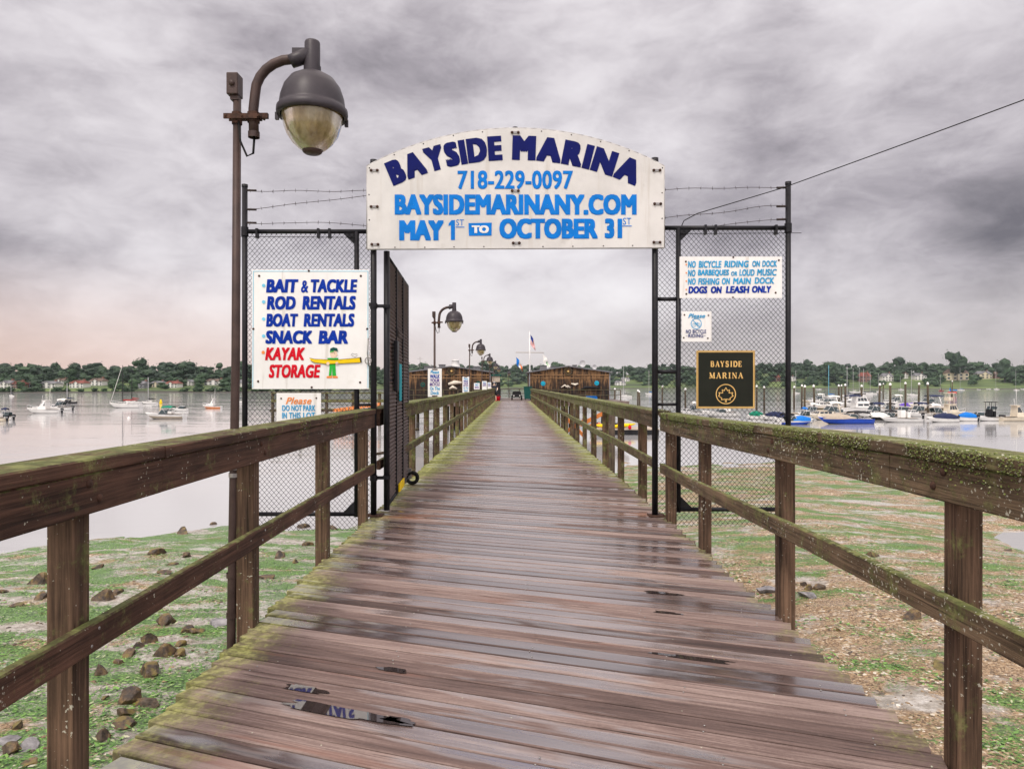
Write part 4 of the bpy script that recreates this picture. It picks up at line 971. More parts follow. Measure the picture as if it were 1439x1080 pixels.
# ------------------------------------------------------------------ lamp posts
def lampmats():
    m, g = newmat('lamp_refractor'); p = g.obj(); z = g.sep(p)[2]
    f = g.noise(g.map(p, (30, 30, 4)), 1, 4, .6)
    c = g.ramp(f, [(.3, (.17, .12, .040)), (.7, (.42, .33, .16))])
    c = g.mix(g.m('MULTIPLY', g.step(g.noise(p, 7, 5, .6), .5, .7), .5), c, (.55, .48, .32))
    k = g.bsdf(c, .22, g.bump(f, .15, .003), 0.0, Transmission_Weight=.35, Coat_Weight=.6, Coat_Roughness=.05)
    M['refractor'] = m
lampmats()
def make_lamp(label):
    # local frame: pole at the origin, arm along +x; z = 0 at the deck
    t = thing('lamp_post', label, 'lamp post', (0, 0, 0), 0, 'lamp posts along the left railing')
    mb = MB(); mb.tube([(-.025, 0, -1.3), (-.02, 0, 0), (.006, 0, 1.6), (.015, 0, 3.16)], [.026, .026, .025, .023], 14)
    for z in (.06, .30): mb.lathe([(.031, z), (.031, z+.03)], 14, (-.018, 0, 0))
    obj('pole', mb, M['lampbrown'], t)
    mb = MB(); mb.lathe([(.030, .90), (.030, .925)], 14, (-.005, 0, 0)); mb.lathe([(.030, .945), (.030, .97)], 14, (-.005, 0, 0)); obj('strap', mb, M['steel'], t)
    mb = MB(); mb.box(-.034, .034, -.045, .045, 3.175, 3.305, bev=.006); mb.box(-.018, .030, -.026, .026, 3.15, 3.18); mb.lathe([(.018, 0), (.016, -.006), (.001, -.008)], 10, (.0, -.05, 3.24), axis='y'); obj('photocell_box', mb, M['lampbrown'], t)
    arm = [(.115, 0, 2.94), (.112, 0, 3.10), (.122, 0, 3.19)]+[(.122+.225*(1-math.cos(R(a))), 0, 3.19+.21*math.sin(R(a))) for a in range(15, 91, 15)]+[(.43, 0, 3.41)]
    mb = MB(); mb.tube(arm, .029, 12); mb.lathe([(.034, 2.93), (.034, 2.965)], 12, (.115, 0, 0)); am = obj('arm', mb, M['lampbrown'], t)
    mb = MB(); mb.tube([(.335, 0, 3.385), (.36, 0, 3.395), (.465, 0, 3.435)], [.040, .042, .046], 12); mb.box(.35, .45, -.025, .025, 3.425, 3.458, 0, None); mb.lathe([(.046, 3.33), (.046, 3.495), (.042, 3.505), (.001, 3.507)], 16, (.465, 0, 0)); mb.lathe([(.051, 3.30), (.051, 3.355)], 16, (.465, 0, 0)); obj('socket', mb, M['lampgrey'], t)
    mb = MB()
    mb.box(-.05, .15, -.046, -.036, 3.03, 3.06); mb.box(-.05, .15, .036, .046, 3.045, 3.075)
    for x in (-.038, .06, .158):
        mb.tube([(x, -.058, 3.045), (x, .058, 3.06)], .007, 6)
    mb.lathe([(.030, 3.01), (.030, 3.08)], 12, (.014, 0, 0)); mb.lathe([(.036, 3.02), (.036, 3.08)], 12, (.113, 0, 0)); mb.box(.10, .20, -.012, .012, 3.045, 3.075); obj('clamp', mb, M['rust'], t)
    mb = MB(); mb.tube([(.03, -.02, 3.02), (.045, -.03, 2.90), (.085, -.03, 2.81), (.118, -.02, 2.83), (.118, 0, 2.94)], .007, 6); obj('wire_loop', mb, M['rubber'], t)
    c = (.465, 0, 0)
    dome = [(.046, 3.315), (.080, 3.308), (.130, 3.278), (.166, 3.228), (.186, 3.168), (.192, 3.122), (.194, 3.108), (.207, 3.098), (.209, 3.072), (.203, 3.052), (.188, 3.052), (.185, 3.075)]
    mb = MB(); mb.lathe(dome, 36, c); hd = obj('lamp_hood', mb, M['lampgrey'], t)
    for a in (25, 190):
        mb = MB(); x, y = .465+.203*math.cos(R(a)), .203*math.sin(R(a)); mb.box(x-.010, x+.010, y-.010, y+.010, 3.025, 3.068); obj('latch', mb, M['lampgrey'], hd)
    bowl = [(.180, 3.072), (.176, 3.04), (.173, 3.03), (.168, 2.995), (.150, 2.945), (.118, 2.898), (.082, 2.866), (.060, 2.853)]
    mb = MB(); mb.lathe(bowl, 32, c); gl = obj('glass_bowl', mb, M['refractor'], t)
    mb = MB(); mb.lathe([(.062, 2.855), (.056, 2.842), (.045, 2.834), (.001, 2.832)], 20, c); obj('bottom_cap', mb, M['lampbrown'], gl)
    mb = MB(); mb.lathe([(.001, 3.05), (.05, 3.04), (.06, 2.99), (.045, 2.93), (.001, 2.90)], 14, c); obj('bulb', mb, M['cream'], gl)
    return t
LP = [(-1.66, 4.26), (-1.76, 16.2), (-1.76, 29), (-1.80, 42), (-1.72, 54.5), (-1.68, 66)]
LL = ['nearest and largest brown lamp post, strapped to the left railing before the gate', 'second nearest brown lamp post, just beyond the open gate leaf, large rental of sky around it',
      'third brown lamp post along the left railing, in front of the left shed', 'fourth brown lamp post along the left railing, near the left shed corner', 'fifth brown lamp post, small and far, beside the left shed', 'sixth brown lamp post, farthest on the left railing']
LL[1] = 'second nearest brown lamp post, just beyond the open gate leaf'
l0 = make_lamp(LL[0])
for i, (x, y) in enumerate(LP):
    o = l0 if i == 0 else copy_tree(l0)
    o.location = (x, y, -.18 if i else 0.0); o['label'] = LL[i]
    if i: o.rotation_euler = (0, R(random.uniform(-.5, .5)), R(random.uniform(-5, 5)))
o = copy_tree(l0); o.location = (-.40, 79.6, -.35); o.rotation_euler = (0, 0, R(-80)); o['label'] = 'lone lamp post at the very end of the pier, against the water'; o['group'] = 'lamp posts along the left railing'
# ------------------------------------------------------------------ pier head
def shingle(name, dark, mid, light):
    m, g = newmat(name); p = g.pos()
    st = g.noise(g.map(p, (3.2, 3.2, .35)), 1.4, 6, .68, .5)
    b = g.n('ShaderNodeTexBrick', {'Vector': g.map(p, (1, 1, 1), (0, 0, 0), (R(90), 0, 0)), 'Color1': (.7, .7, .7, 1), 'Color2': (1, 1, 1, 1), 'Mortar': (.25, .25, .25, 1), 'Scale': 4.2, 'Mortar Size': .03, 'Brick Width': .45, 'Row Height': .55}).outputs[0]
    wz = g.noise(g.map(p, (.5, .5, 1.2)), 1, 4, .6)
    f = g.m('ADD', g.m('MULTIPLY', st, .75), g.m('MULTIPLY', wz, .25))
    c = g.ramp(g.m('ADD', f, g.m('MULTIPLY', g.m('SUBTRACT', g.step(g.sep(p)[2], 0, 2.6), .5), .10)), [(.40, dark), (.50, mid), (.60, light)])
    c = g.mix(.75, c, b, 'MULTIPLY')
    g.bsdf(c, .85, g.bump(b, .4, .02)); return m
M['shingle'] = shingle('stained_shingles', (.009, .005, .004), (.045, .024, .012), (.27, .145, .06))
M['ledge'] = paint('weathered_ledge', (.26, .15, .07), .8, 0, .4, 1.5)
def pier_head():
    mb = MB(); mb.box(-11.2, 10.6, DEND+.35, 81.5, -.45, -.012)
    m, g = newmat('pier_head_deck'); p = g.pos()
    f = g.noise(g.map(p, (1, 9, 1)), 1, 5, .6); c = g.ramp(f, [(.35, (.07, .05, .042)), (.65, (.20, .15, .13))]); g.bsdf(c, .6, g.bump(f, .3, .01))
    o = structure('pier_head', mb, m)
    for x in (-10.6, -6, -2, 1.8, 6, 10.2):
        for y in (66, 73, 80):
            mb = MB(); mb.tube([(x, y, -6), (x, y, -.45)], [.2, .18], 8); obj('pile', mb, M['pile'], o)
pier_head()
def rail_line(label, pts, h=1.02, name='pipe_railing', mat=None, z0=0.0, posts=None, bars=(1, .5), r=.03):
    a, b = Vector(pts[0]), Vector(pts[1]); t = thing(name, label, 'railing', (a+b)/2)
    n = posts or max(2, int((b-a).length/2.2))
    for i in range(n+1):
        p = a.lerp(b, i/n); mb = MB(); mb.box(p.x-.045, p.x+.045, p.y-.045, p.y+.045, p.z-.1, p.z+h); obj('post', mb, mat or M['pile'], t, True)
    for f in bars:
        mb = MB(); z = h*f
        mb.tube([a+Vector((0, -.06, z)), b+Vector((0, -.06, z))], r, 6); obj('rail', mb, mat or M['pile'], t, True)
    return t
def shed(label, x0, x1, yf, depth, ze, zp, xp, discs, ornament):
    t = thing('shingled_shed', label, 'shed', ((x0+x1)/2, yf, 0))
    mb = MB(); poly = [(x0, -.01), (x1, -.01), (x1, ze), (xp, zp), (x0, ze)]
    mb.prism(poly, yf, yf+depth); obj('wall', mb, M['shingle'], t, True)
    mb = MB()
    for (xa, za), (xb, zb) in (((x0-.25, ze-.06), (xp, zp)), ((xp, zp), (x1+.25, ze-.06))):
        mb.prism([(xa, za+.015), (xb, zb+.015), (xb, zb+.13), (xa, za+.13)], yf-.22, yf+depth+.2)
    ro = obj('roof', mb, M['roofgrey'], t, True)
    mb = MB()
    for x in (x0, x1): mb.box(x-.05, x+.05, yf-.035, yf-.003, 0, ze-.05)
    obj('corner_board', mb, M['housegrey'], t, True)
    for z in (ze-.30, ze-.62):
        mb = MB(); mb.box(x0+.1, x1-.1, yf-.05, yf-.003, z, z+.06); obj('ledge', mb, M['ledge'], t, True)
    # ship's wheel under the gable
    wz = ze+.10; mb = MB(); mb.torus((xp, yf-.09, wz), .36, .045, 22, 6, axis='y'); mb.lathe([(.10, -.05), (.10, .05)], 12, (xp, yf-.09, wz), axis='y')
    for k in range(8):
        a = k*math.pi/4+.2; mb.tube([(xp, yf-.09, wz), (xp+.52*math.cos(a), yf-.09, wz+.52*math.sin(a))], .022, 5)
    wh = obj('ships_wheel', mb, M['pile'], t, True)
    mb = MB(); mb.lathe([(.001, -.06), (.09, -.05), (.10, -.02)], 12, (xp, yf-.10, wz), axis='y'); obj('hub', mb, M['gold'], wh, True)
    for x, z, r in discs:
        mb = MB(); mb.lathe([(.001, -.03), (r*.86, -.03), (r, -.012), (r, -.003)], 22, (x, yf, z), axis='y'); d = obj('round_window', mb, M['tealdisc' if x > 0 else 'darkgreen'], t, True)
        mb = MB(); mb.torus((x, yf-.03, z), r*.95, .02, 20, 5, axis='y'); mb.box(x-.11, x+.09, yf-.05, yf-.034, z-.03, z+.06); obj('window_rim', mb, M['cyan' if x > 0 else 'pile'], d, True)
    ornament(t, yf); return t, ro
def orn_left(t, yf):
    mb = MB(); mb.tube([(-6.2, yf-.1, 1.55), (-5.6, yf-.12, 1.72), (-4.9, yf-.1, 1.70)], [.12, .2, .1], 8); mb.tube([(-6.1, yf-.1, 1.1), (-5.8, yf-.14, 1.28), (-5.35, yf-.1, 1.1)], [.08, .16, .06], 8); obj('carved_fish', mb, M['bone'], t, True)
    mb = MB(); mb.torus((-4.55, yf-.1, 1.62), .20, .075, 20, 8, axis='y'); obj('life_ring', mb, M['white'], t, True)
def orn_right(t, yf):
    mb = MB(); mb.tube([(4.9, yf-.1, 1.22), (5.25, yf-.12, 1.45), (5.6, yf-.1, 1.2)], [.05, .09, .06], 7); mb.tube([(5.35, yf-.1, 1.25), (5.55, yf-.1, 1.4), (5.8, yf-.1, 1.2)], .06, 6); mb.tube([(5.9, yf-.1, 1.62), (6.3, yf-.1, 1.5), (6.6, yf-.1, 1.62)], [.05, .13, .05], 7); obj('carved_bird', mb, M['bone'], t, True)
    mb = MB(); mb.tube([(6.8, yf-.1, 1.0), (7.3, yf-.14, 1.24), (8.3, yf-.14, 1.22), (8.9, yf-.1, 1.1)], [.03, .13, .12, .02], 8); mb.tube([(6.5, yf-.1, .95), (9, yf-.1, .98)], .04, 6); obj('carved_whale', mb, M['darktrim'], t, True)
_, ro1 = shed('left weathered shingled shed with ships wheel under the gable and white life ring', -10.1, -2.15, 69.5, 9, 2.72, 3.22, -5.9, [(-8.7, 1.5, .26), (-3.3, 1.62, .26)], orn_left)
_, ro2 = shed('right weathered shingled shed with two round teal windows and rooftop dishes', 1.75, 9.75, 71, 9, 2.72, 3.28, 5.6, [(3.1, 1.62, .23), (8.45, 1.66, .23)], orn_right)
mb = MB(); c = P(640, 515, 73); mb.lathe([(.50, 3.0), (.46, 3.42), (.36, 3.95), (.40, 3.97), (.40, 4.05), (.001, 4.08)], 18, (c.x, 73, 0)); obj('roof_vent', mb, M['white'], ro1, True)
for x, z, r in ((7.15, 3.62, .34), (8.35, 3.28, .24), (7.75, 2.75, .16)):
    mb = MB(); mb.lathe([(r, .0), (r*.8, .06), (r*.4, .12), (.001, .14)], 20, (x, 72.0, z), axis='y'); mb.tube([(x, 72.15, z), (x, 72.3, z-.6)], .03, 6); mb.tube([(x, 72.1, z), (x+r*.7, 71.8, z+.02)], .015, 4); obj('satellite_dish', mb, M['silver'], ro2, True)
for x, y, w, h in ((-8.4, 72, .5, .34), (-7.3, 74, .3, .55), (-3.6, 72, .35, .3)):
    mb = MB(); mb.box(x-w, x+w, y, y+.8, 2.75, 3.0+h); mb.box(x-w-.05, x+w+.05, y-.05, y+.85, 3.003+h, 3.06+h); obj('roof_box', mb, M['roofgrey'], ro1, True)
mb = MB(); mb.tube([(-9.3, 72, 2.7), (-9.3, 72, 4.3)], .03, 5); mb.tube([(-9.6, 72, 4.1), (-9.0, 72, 4.15)], .015, 4); obj('aerial', mb, M['steel'], ro1, True)
for x, w, h in ((3.2, .35, .3), (4.2, .25, .22), (6.4, .2, .35)):
    mb = MB(); mb.box(x-w, x+w, 72.5, 73.2, 2.9, 3.12+h); mb.box(x-w-.04, x+w+.04, 72.45, 73.25, 3.123+h, 3.17+h); obj('roof_box', mb, M['roofgrey'], ro2, True)
# small things on the pier head
t = thing('storage_locker', 'tall black and brown locker at the corner of the left shed behind the cyclist', 'locker', (-1.55, 68.2, 0))
mb = MB(); mb.box(-1.92, -1.12, 68.2, 68.9, 0, 1.75, bev=.02); obj('cabinet', mb, M['darktrim'], t, True)
mb = MB(); mb.box(-1.88, -1.16, 68.17, 68.9, 1.76, 2.32); obj('upper_panel', mb, M['khaki'], t, True)
mb = MB(); mb.box(-2.0, -1.04, 68.05, 69.0, 2.325, 2.47); obj('canopy', mb, M['darkgreen'], t, True)
mb = MB(); mb.box(-1.53, -1.51, 68.185, 68.2, .1, 1.65); mb.box(-1.48, -1.45, 68.16, 68.2, .85, 1.0); obj('door_handle', mb, M['silver'], t, True)
t = thing('green_bin', 'dark green wheeled bin against the corner of the right shed', 'bin', (1.55, 69.6, 0))
mb = MB(); mb.prism([(1.22, .12), (1.88, .12), (1.95, 1.25), (1.15, 1.25)], 69.2, 69.9); obj('bin_body', mb, M['darkgreen'], t, True)
mb = MB(); mb.box(1.12, 1.98, 69.15, 69.95, 1.255, 1.33, bev=.02); obj('lid', mb, M['darkgreen'], t, True)
for x in (1.3, 1.8):
    mb = MB(); mb.lathe([(.12, -.04), (.12, .04)], 14, (x, 69.9, .12), axis='x'); obj('wheel', mb, M['rubber'], t, True)
rail_line('dark pipe railing closing off the far end of the pier', [(-2.4, 80.9, -.01), (1.9, 80.9, -.01)], posts=4)
rail_line('low dark railing in front of the left shed', [(-10.6, 66.6, -.01), (-2.3, 66.6, -.01)], posts=6)
rail_line('low dark railing in front of the right shed', [(1.95, 66.8, -.01), (10.2, 66.8, -.01)], posts=5)
mb = MB(); mb.box(7.0, 8.1, 67.5, 68.2, -.01, .32, bev=.03); mb.box(7.05, 8.05, 67.45, 68.25, .325, .40, bev=.02); tag(obj('cooler_box', mb, M['bluecanvas']), 'bright blue box low at the right corner of the right shed', 'box')
mb = MB(); mb.lathe([(.001, 0), (.16, 0), (.20, .38), (.205, .40), (.185, .40), (.15, .03)], 16, (-1.30, 66.6, -.01)); mb.tube([(-1.5, 66.6, .39), (-1.3, 66.6, .56), (-1.1, 66.6, .39)], .01, 5); tag(obj('bucket', mb, M['red']), 'red bucket standing beside the cyclist on the pier', 'bucket')
# little dark utility cart
t = thing('utility_cart', 'small black utility cart parked in the middle of the pier end', 'cart', (.50, 70, 0))
mb = MB(); mb.box(.02, .92, 69.6, 70.9, .28, .52, bev=.05); mb.box(.05, .89, 70.1, 70.85, .52, .78, bev=.05); obj('cart_body', mb, M['darktrim'], t, True)
mb = MB(); mb.box(.10, .84, 69.75, 70.05, .525, .60, bev=.03); mb.box(.10, .84, 70.0, 70.1, .60, .86, bev=.03); obj('seat', mb, M['darktrim'], t, True)
for x in (.0, .94):
    for y in (69.75, 70.7):
        mb = MB(); mb.lathe([(.10, -.07), (.20, -.07), (.22, -.04), (.22, .04), (.20, .07), (.10, .07)], 16, (x, y, .21), axis='x'); w = obj('wheel', mb, M['rubber'], t, True)
        mb = MB(); mb.lathe([(.10, -.03), (.10, .03)], 12, (x, y, .21), axis='x'); obj('rim', mb, M['silver'], w, True)
for x in (.18, .76):
    mb = MB(); mb.lathe([(.06, -.02), (.05, -.03), (.001, -.035)], 10, (x, 69.6, .42), axis='y'); obj('headlight', mb, M['white'], t, True)
# signal mast and flags
fx, fy_ = P(744.5, 500, 76).x, 76.0
t = thing('flag_mast', 'white signal mast with a crossbar rising behind the right shed', 'mast', (fx, fy_, 0))
mb = MB(); mb.tube([(fx, fy_, 0), (fx, fy_, 4.6), (fx-.03, fy_, 7.15)], [.09, .08, .04], 10); mb.lathe([(.001, 7.23), (.07, 7.19), (.001, 7.14)], 10, (fx-.03, fy_, 0)); obj('pole', mb, M['plastic'], t, True)
mb = MB(); mb.tube([(fx-1.5, fy_, 4.95), (fx+1.5, fy_, 4.92)], .035, 6); obj('yard', mb, M['khaki'], t, True)
mb = MB(); mb.tube([(fx-1.5, fy_, 4.95), (fx-1.35, fy_, 2.8)], .008, 4); mb.tube([(fx+1.45, fy_, 4.92), (fx+.7, fy_, 2.8)], .008, 4); obj('halyard', mb, M['khaki'], t, True)
def flag(label, p0, w, h, fall, mats, pick, name='flag'):
    """limp cloth: hangs from its hoist edge p0 (top) and droops by fall"""
    nu, nv = 26, 13; vs = []; fs = []; mi = []
    for i in range(nu+1):
        u = i/nu
        for j in range(nv+1):
            v = j/nv
            x = w*u*(.9-.3*fall*u)+.05*math.sin(v*3+u*6); z = -h*v*(1-.15*u)-fall*u*w*.95-.06*u*math.sin(v*5)
            y = .14*u*math.sin(v*6+u*9)+.08*u*math.sin(u*14)
            vs.append((p0[0]+x, p0[1]+y, p0[2]+z))
    for i in range(nu):
        for j in range(nv):
            a = i*(nv+1)+j; fs.append((a, a+1, a+nv+2, a+nv+1)); mi.append(pick(i/nu, j))
    mb = MB(); mb.v = vs; mb.f = fs; mb.mi = mi; mb.sm = [True]*len(fs); mb.at = [0.0]*len(fs)
    o = obj(name, mb, mats); tag(o, label, 'flag'); return o
flag('limp american flag at the top of the white signal mast', (fx+.05, fy_, 6.85), .95, .95, 1.25, [M['usblue'], M['usred'], M['canvaswhite']], lambda u, j: 0 if (u < .42 and j < 7) else (1 if j % 2 == 0 else 2))
flag('blue, white and orange flag hanging from the left end of the mast crossbar', (fx-1.46, fy_, 4.45), 1.05, .75, 1.0, [M['bluecanvas'], M['canvaswhite'], M['orangecloth'] if 'orangecloth' in M else paint('orange_cloth', (.8, .15, .01), .7)], lambda u, j: 0 if u < .36 else (1 if u < .66 else 2))
flag('white flag with small green emblem at the right end of the mast crossbar', (fx+1.40, fy_, 4.75), 1.25, .85, .95, [M['canvaswhite'], M['green']], lambda u, j: 1 if (.42 < u < .66 and 3 < j < 9 and not (.48 < u < .6 and 4 < j < 8)) else 0)

# signs along the left railing
def walk_sign(px, py0, py1, wpx, Y, label, lines, big=True):
    x0, x1 = px-wpx/2, px+wpx/2; a, b = P(x0, py1, Y), P(x1, py0, Y)
    t = thing('dock_sign', label, 'sign', (P(px, py1, Y).x, Y, a.z), 0, 'signs on the left railing beyond the gate')
    mb = MB(); mb.box(a.x, b.x, Y, Y+.012, a.z, b.z, bev=.003); obj('board', mb, M['signwhite'], t, True)
    mb = MB(); xm = (a.x+b.x)/2; mb.box(xm-.025, xm+.025, Y+.015, Y+.055, .3, b.z-.02); obj('stake', mb, M['pile'], t, True)
    groups = {}
    for w, f0, f1, g0, g1, col in lines:
        mb = groups.setdefault(col, MB()); H = py1-py0
        text_px(mb, w, x0+f0*wpx, py0+g0*H, x0+f1*wpx, py0+g1*H, Y-.004, .02 if col != 'cyan' else .012, .1)
    for col, mb in groups.items(): obj('lettering', mb, M[col], t, True)
    if big:
        for py in (py0+.03*(py1-py0), py1-.03*(py1-py0)):
            p = P(px, py, Y); mb = MB(); mb.box(p.x-.06, p.x+.06, Y-.008, Y-.001, p.z-.012, p.z+.012); obj('clamp_plate', mb, M['rust'], t, True)
WL = [('Please', .2, .8, .06, .18, 'cyan'), ('WALK', .16, .84, .21, .34, 'royal'), ('YOUR', .16, .84, .36, .48, 'purple'), ('BICYCLE', .14, .86, .50, .61, 'purple'), ('On', .16, .42, .64, .76, 'cyan'), ('The', .5, .86, .64, .76, 'cyan'), ('Dock', .2, .8, .79, .92, 'cyan')]
walk_sign(611, 517.7, 557.5, 19.6, 16.0, 'tall white sign asking riders to walk bicycles, nearest and largest beyond the gate leaf', WL)
walk_sign(654.6, 529.2, 551.5, 9.4, 28.8, 'second tall white walk your bicycle sign, at the foot of the third lamp post', WL)
walk_sign(670, 538, 547, 8, 39, 'small square white sign low on the railing between two tall signs', [('NO', .2, .8, .1, .45, 'cyan'), ('DOCK', .15, .85, .5, .85, 'purple')], False)
walk_sign(680.8, 535.3, 547.5, 6.6, 41.8, 'third tall white walk your bicycle sign, left of the farthest sign', WL[:4], False)
walk_sign(687.6, 537, 547, 5, 54, 'farthest white walk your bicycle sign, beside the cyclist', WL[:4], False)

# ------------------------------------------------------------------ person with bicycle
def skin_body(name, joints, edges, mat, parent, root=0):
    me = bpy.data.meshes.new(name); me.from_pydata([j[0] for j in joints], edges, []); me.materials.append(mat)
    o = bpy.data.objects.new(name, me); COL.objects.link(o); o.parent = parent
    md = o.modifiers.new('skin', 'SKIN'); md.use_smooth_shade = True
    lay = me.skin_vertices[0] if me.skin_vertices else None
    if lay is None:
        bm = bmesh.new(); bm.from_mesh(me); bm.verts.layers.skin.verify(); bm.to_mesh(me); bm.free(); lay = me.skin_vertices[0]
    for i, (p, r) in enumerate(joints):
        lay.data[i].radius = r if isinstance(r, tuple) else (r, r); lay.data[i].use_root = (i == root)
    sd = o.modifiers.new('sub', 'SUBSURF'); sd.levels = 1; sd.render_levels = 2
    return o
PX = thing('person', 'person in dark top, shorts and grey cap leaning over a bicycle on the pier', 'person', (-1.62, 65.12, -.0))
J = [((0, .02, .93), (.15, .12)), ((0, 0, 1.10), (.135, .10)), ((0, -.05, 1.32), (.165, .105)), ((0, -.09, 1.45), (.055, .055)), ((0, -.12, 1.55), (.072, .085)), ((0, -.12, 1.65), (.078, .095)), ((0, -.215, 1.575), (.016, .016))]
E_ = [(0, 1), (1, 2), (2, 3), (3, 4), (4, 5), (4, 6)]
def jadd(p, r, k): J.append((p, (r, r))); E_.append((k, len(J)-1)); return len(J)-1
for s_ in (-1, 1):
    sh = jadd((s_*.17, -.06, 1.375), .062, 2); el = jadd((s_*.30, .03, 1.14), .044, sh); wr = jadd((s_*.275, -.17, 1.045), .029, el); pa = jadd((s_*.27, -.225, 1.04), .033, wr)
    for k, dx in enumerate((-.030, -.010, .010, .030)):            # four fingers curled over the grip
        f1 = jadd((s_*.27+dx, -.262, 1.045-.004*abs(k-1)), .0095, pa); f2 = jadd((s_*.27+dx, -.275, 1.018), .0088, f1); jadd((s_*.27+dx, -.252-.003*k, .996), .008, f2)
    t1 = jadd((s_*.27-s_*.038, -.215, 1.022), .011, pa); jadd((s_*.27-s_*.040, -.238, 1.000), .009, t1)
    hp = jadd((s_*.095, .02, .86), .095, 0); kn = jadd((s_*.135, -.03, .50), .060, hp); an = jadd((s_*.155, .04, .09), .040, kn); jadd((s_*.16, -.09, .04), .038, an)
skin_body('body', J, E_, M['skin'], PX)
J2 = [((0, .03, .80), (.19, .16)), ((0, .02, .93), (.185, .15)), ((0, 0, 1.08), (.16, .128)), ((0, -.05, 1.31), (.185, .128)), ((0, -.075, 1.40), (.10, .09)), ((-.18, -.06, 1.37), (.082, .082)), ((-.255, -.01, 1.23), (.066, .066)), ((.18, -.06, 1.37), (.082, .082)), ((.255, -.01, 1.23), (.066, .066))]
skin_body('shirt', J2, [(0, 1), (1, 2), (2, 3), (3, 4), (3, 5), (5, 6), (3, 7), (7, 8)], M['jersey'], PX)
mb = MB()
def oval(mb, secs):
    n = 14; vs = [(cx+rx*math.cos(2*math.pi*j/n), cy+ry*math.sin(2*math.pi*j/n), z) for cx, cy, z, rx, ry in secs for j in range(n)]
    mb.add(vs, [(i*n+j, i*n+(j+1) % n, (i+1)*n+(j+1) % n, (i+1)*n+j) for i in range(len(secs)-1) for j in range(n)], 0, True)
oval(mb, [(0, .02, 1.03, .155, .125), (0, .02, .93, .185, .15), (0, .02, .84, .195, .15), (0, .02, .78, .10, .09)])
for s_ in (-1, 1): oval(mb, [(s_*.09, .02, .90, .10, .12), (s_*.105, .015, .78, .112, .125), (s_*.128, -.02, .52, .105, .11), (s_*.128, -.02, .515, .07, .075)])
obj('shorts', mb, M['darktrim'], PX)
mb = MB(); mb.lathe([(.101, 1.655), (.104, 1.69), (.088, 1.75), (.05, 1.782), (.001, 1.787)], 16, (0, -.115, 0)); mb.box(-.07, .07, -.30, -.19, 1.658, 1.672, bev=.005); obj('cap', mb, M['hairgrey'], PX)
mb = MB(); mb.lathe([(.090, 1.58), (.097, 1.62), (.099, 1.656)], 16, (0, -.078, 0)); obj('hair', mb, M['darktrim'], PX)
for x in (-.034, .034):
    mb = MB(); mb.lathe([(.001, -.010), (.010, -.006), (.013, 0), (.010, .006), (.001, .010)], 10, (x, -.203, 1.612), axis='y'); obj('eye', mb, M['darktrim'], PX)
    mb = MB(); mb.lathe([(.001, -.008), (.022, -.005), (.024, .003), (.001, .008)], 10, (x*2.55, -.10, 1.60), axis='x'); obj('ear', mb, M['skin'], PX)
mb = MB(); mb.box(-.024, .024, -.206, -.196, 1.532, 1.541, bev=.003); obj('mouth', mb, M['usred'], PX)
for x in (-.158, .158):
    mb = MB(); mb.box(x-.045, x+.045, -.16, .10, .0, .085, bev=.02); obj('shoe', mb, M['red'], PX)
t = thing('bicycle', 'bicycle with red parts held by the person near the left railing', 'bicycle', (-1.60, 65.1, 0))
for y in (64.62, 65.62):
    mb = MB(); mb.torus((-1.62, y, .34), .32, .02, 28, 6, axis='x'); w = obj('wheel', mb, M['rubber'], t, True)
    mb = MB()
    for k in range(8):
        a = k*math.pi/4; mb.tube([(-1.62, y, .34), (-1.62, y+.31*math.cos(a), .34+.31*math.sin(a))], .003, 3)
    obj('spokes', mb, M['silver'], w, True)
mb = MB()
for a, b in (((65.62, .34), (65.2, .34)), ((65.2, .34), (65.36, .85)), ((65.36, .85), (65.62, .34)), ((65.36, .80), (64.82, .84)), ((65.2, .34), (64.80, .78)), ((64.82, .95), (64.62, .34))): mb.tube([(-1.62, *a), (-1.62, *b)], .017, 6)
obj('frame', mb, M['red'], t, True)
mb = MB(); mb.tube([(-1.90, 64.90, 1.02), (-1.72, 64.83, .98), (-1.62, 64.83, .96), (-1.52, 64.83, .98), (-1.34, 64.90, 1.02)], .014, 6); obj('handlebar', mb, M['darktrim'], t, True)
mb = MB(); mb.prism([(-1.70, .89), (-1.54, .89), (-1.58, .94), (-1.66, .94)], 65.24, 65.52); obj('saddle', mb, M['darktrim'], t, True)

# ------------------------------------------------------------------ side pier seen through the left fence
t = thing('side_pier', 'low timber side pier with mossy beam, seen through the left fence', 'pier', (-17, 75, -1))
mb = MB(); mb.box(-25.6, -9.5, 75.2, 78, -1.35, -1.1); obj('deck', mb, M['pile'], t, True)
mb = MB(); mb.box(-25.4, -9.3, 75, 75.12, -.35, -.06); mb.box(-25.4, -9.3, 75, 75.12, .55, .68); obj('beam', mb, M['rail_right'], t, True)
for x in (-25.3, -24.7, -22.4, -19.6, -16.8, -14, -11.2):
    mb = MB(); mb.tube([(x, 75.25, -5), (x, 75.25, .75)], .17, 8); obj('post', mb, M['pile'], t, True)
mb = MB(); 
for k in range(16): mb.box(-18.6+k*.30, -18.4+k*.30, 74.6, 74.68, -1.35+k*.04, -1.0+k*.04)
mb.tube([(-18.8, 74.66, -1.1), (-13.8, 74.66, -.45)], .04, 5); mb.tube([(-18.8, 74.66, -1.3), (-13.8, 74.66, -.65)], .04, 5)
tag(obj('barrier_strip', mb, M['orange']), 'orange slatted strip on the side pier behind the left fence', 'barrier')
t = thing('floating_dock', 'dark floating dock with yellow kayaks right of the main pier, through the railing', 'dock', (9.6, 70, WATER))
dY = 60.0
mb = MB(); mb.box(6.9, 12.4, dY, dY+3, WATER-.15, WATER+.42, bev=.03); obj('dock_body', mb, M['darktrim'], t, True)
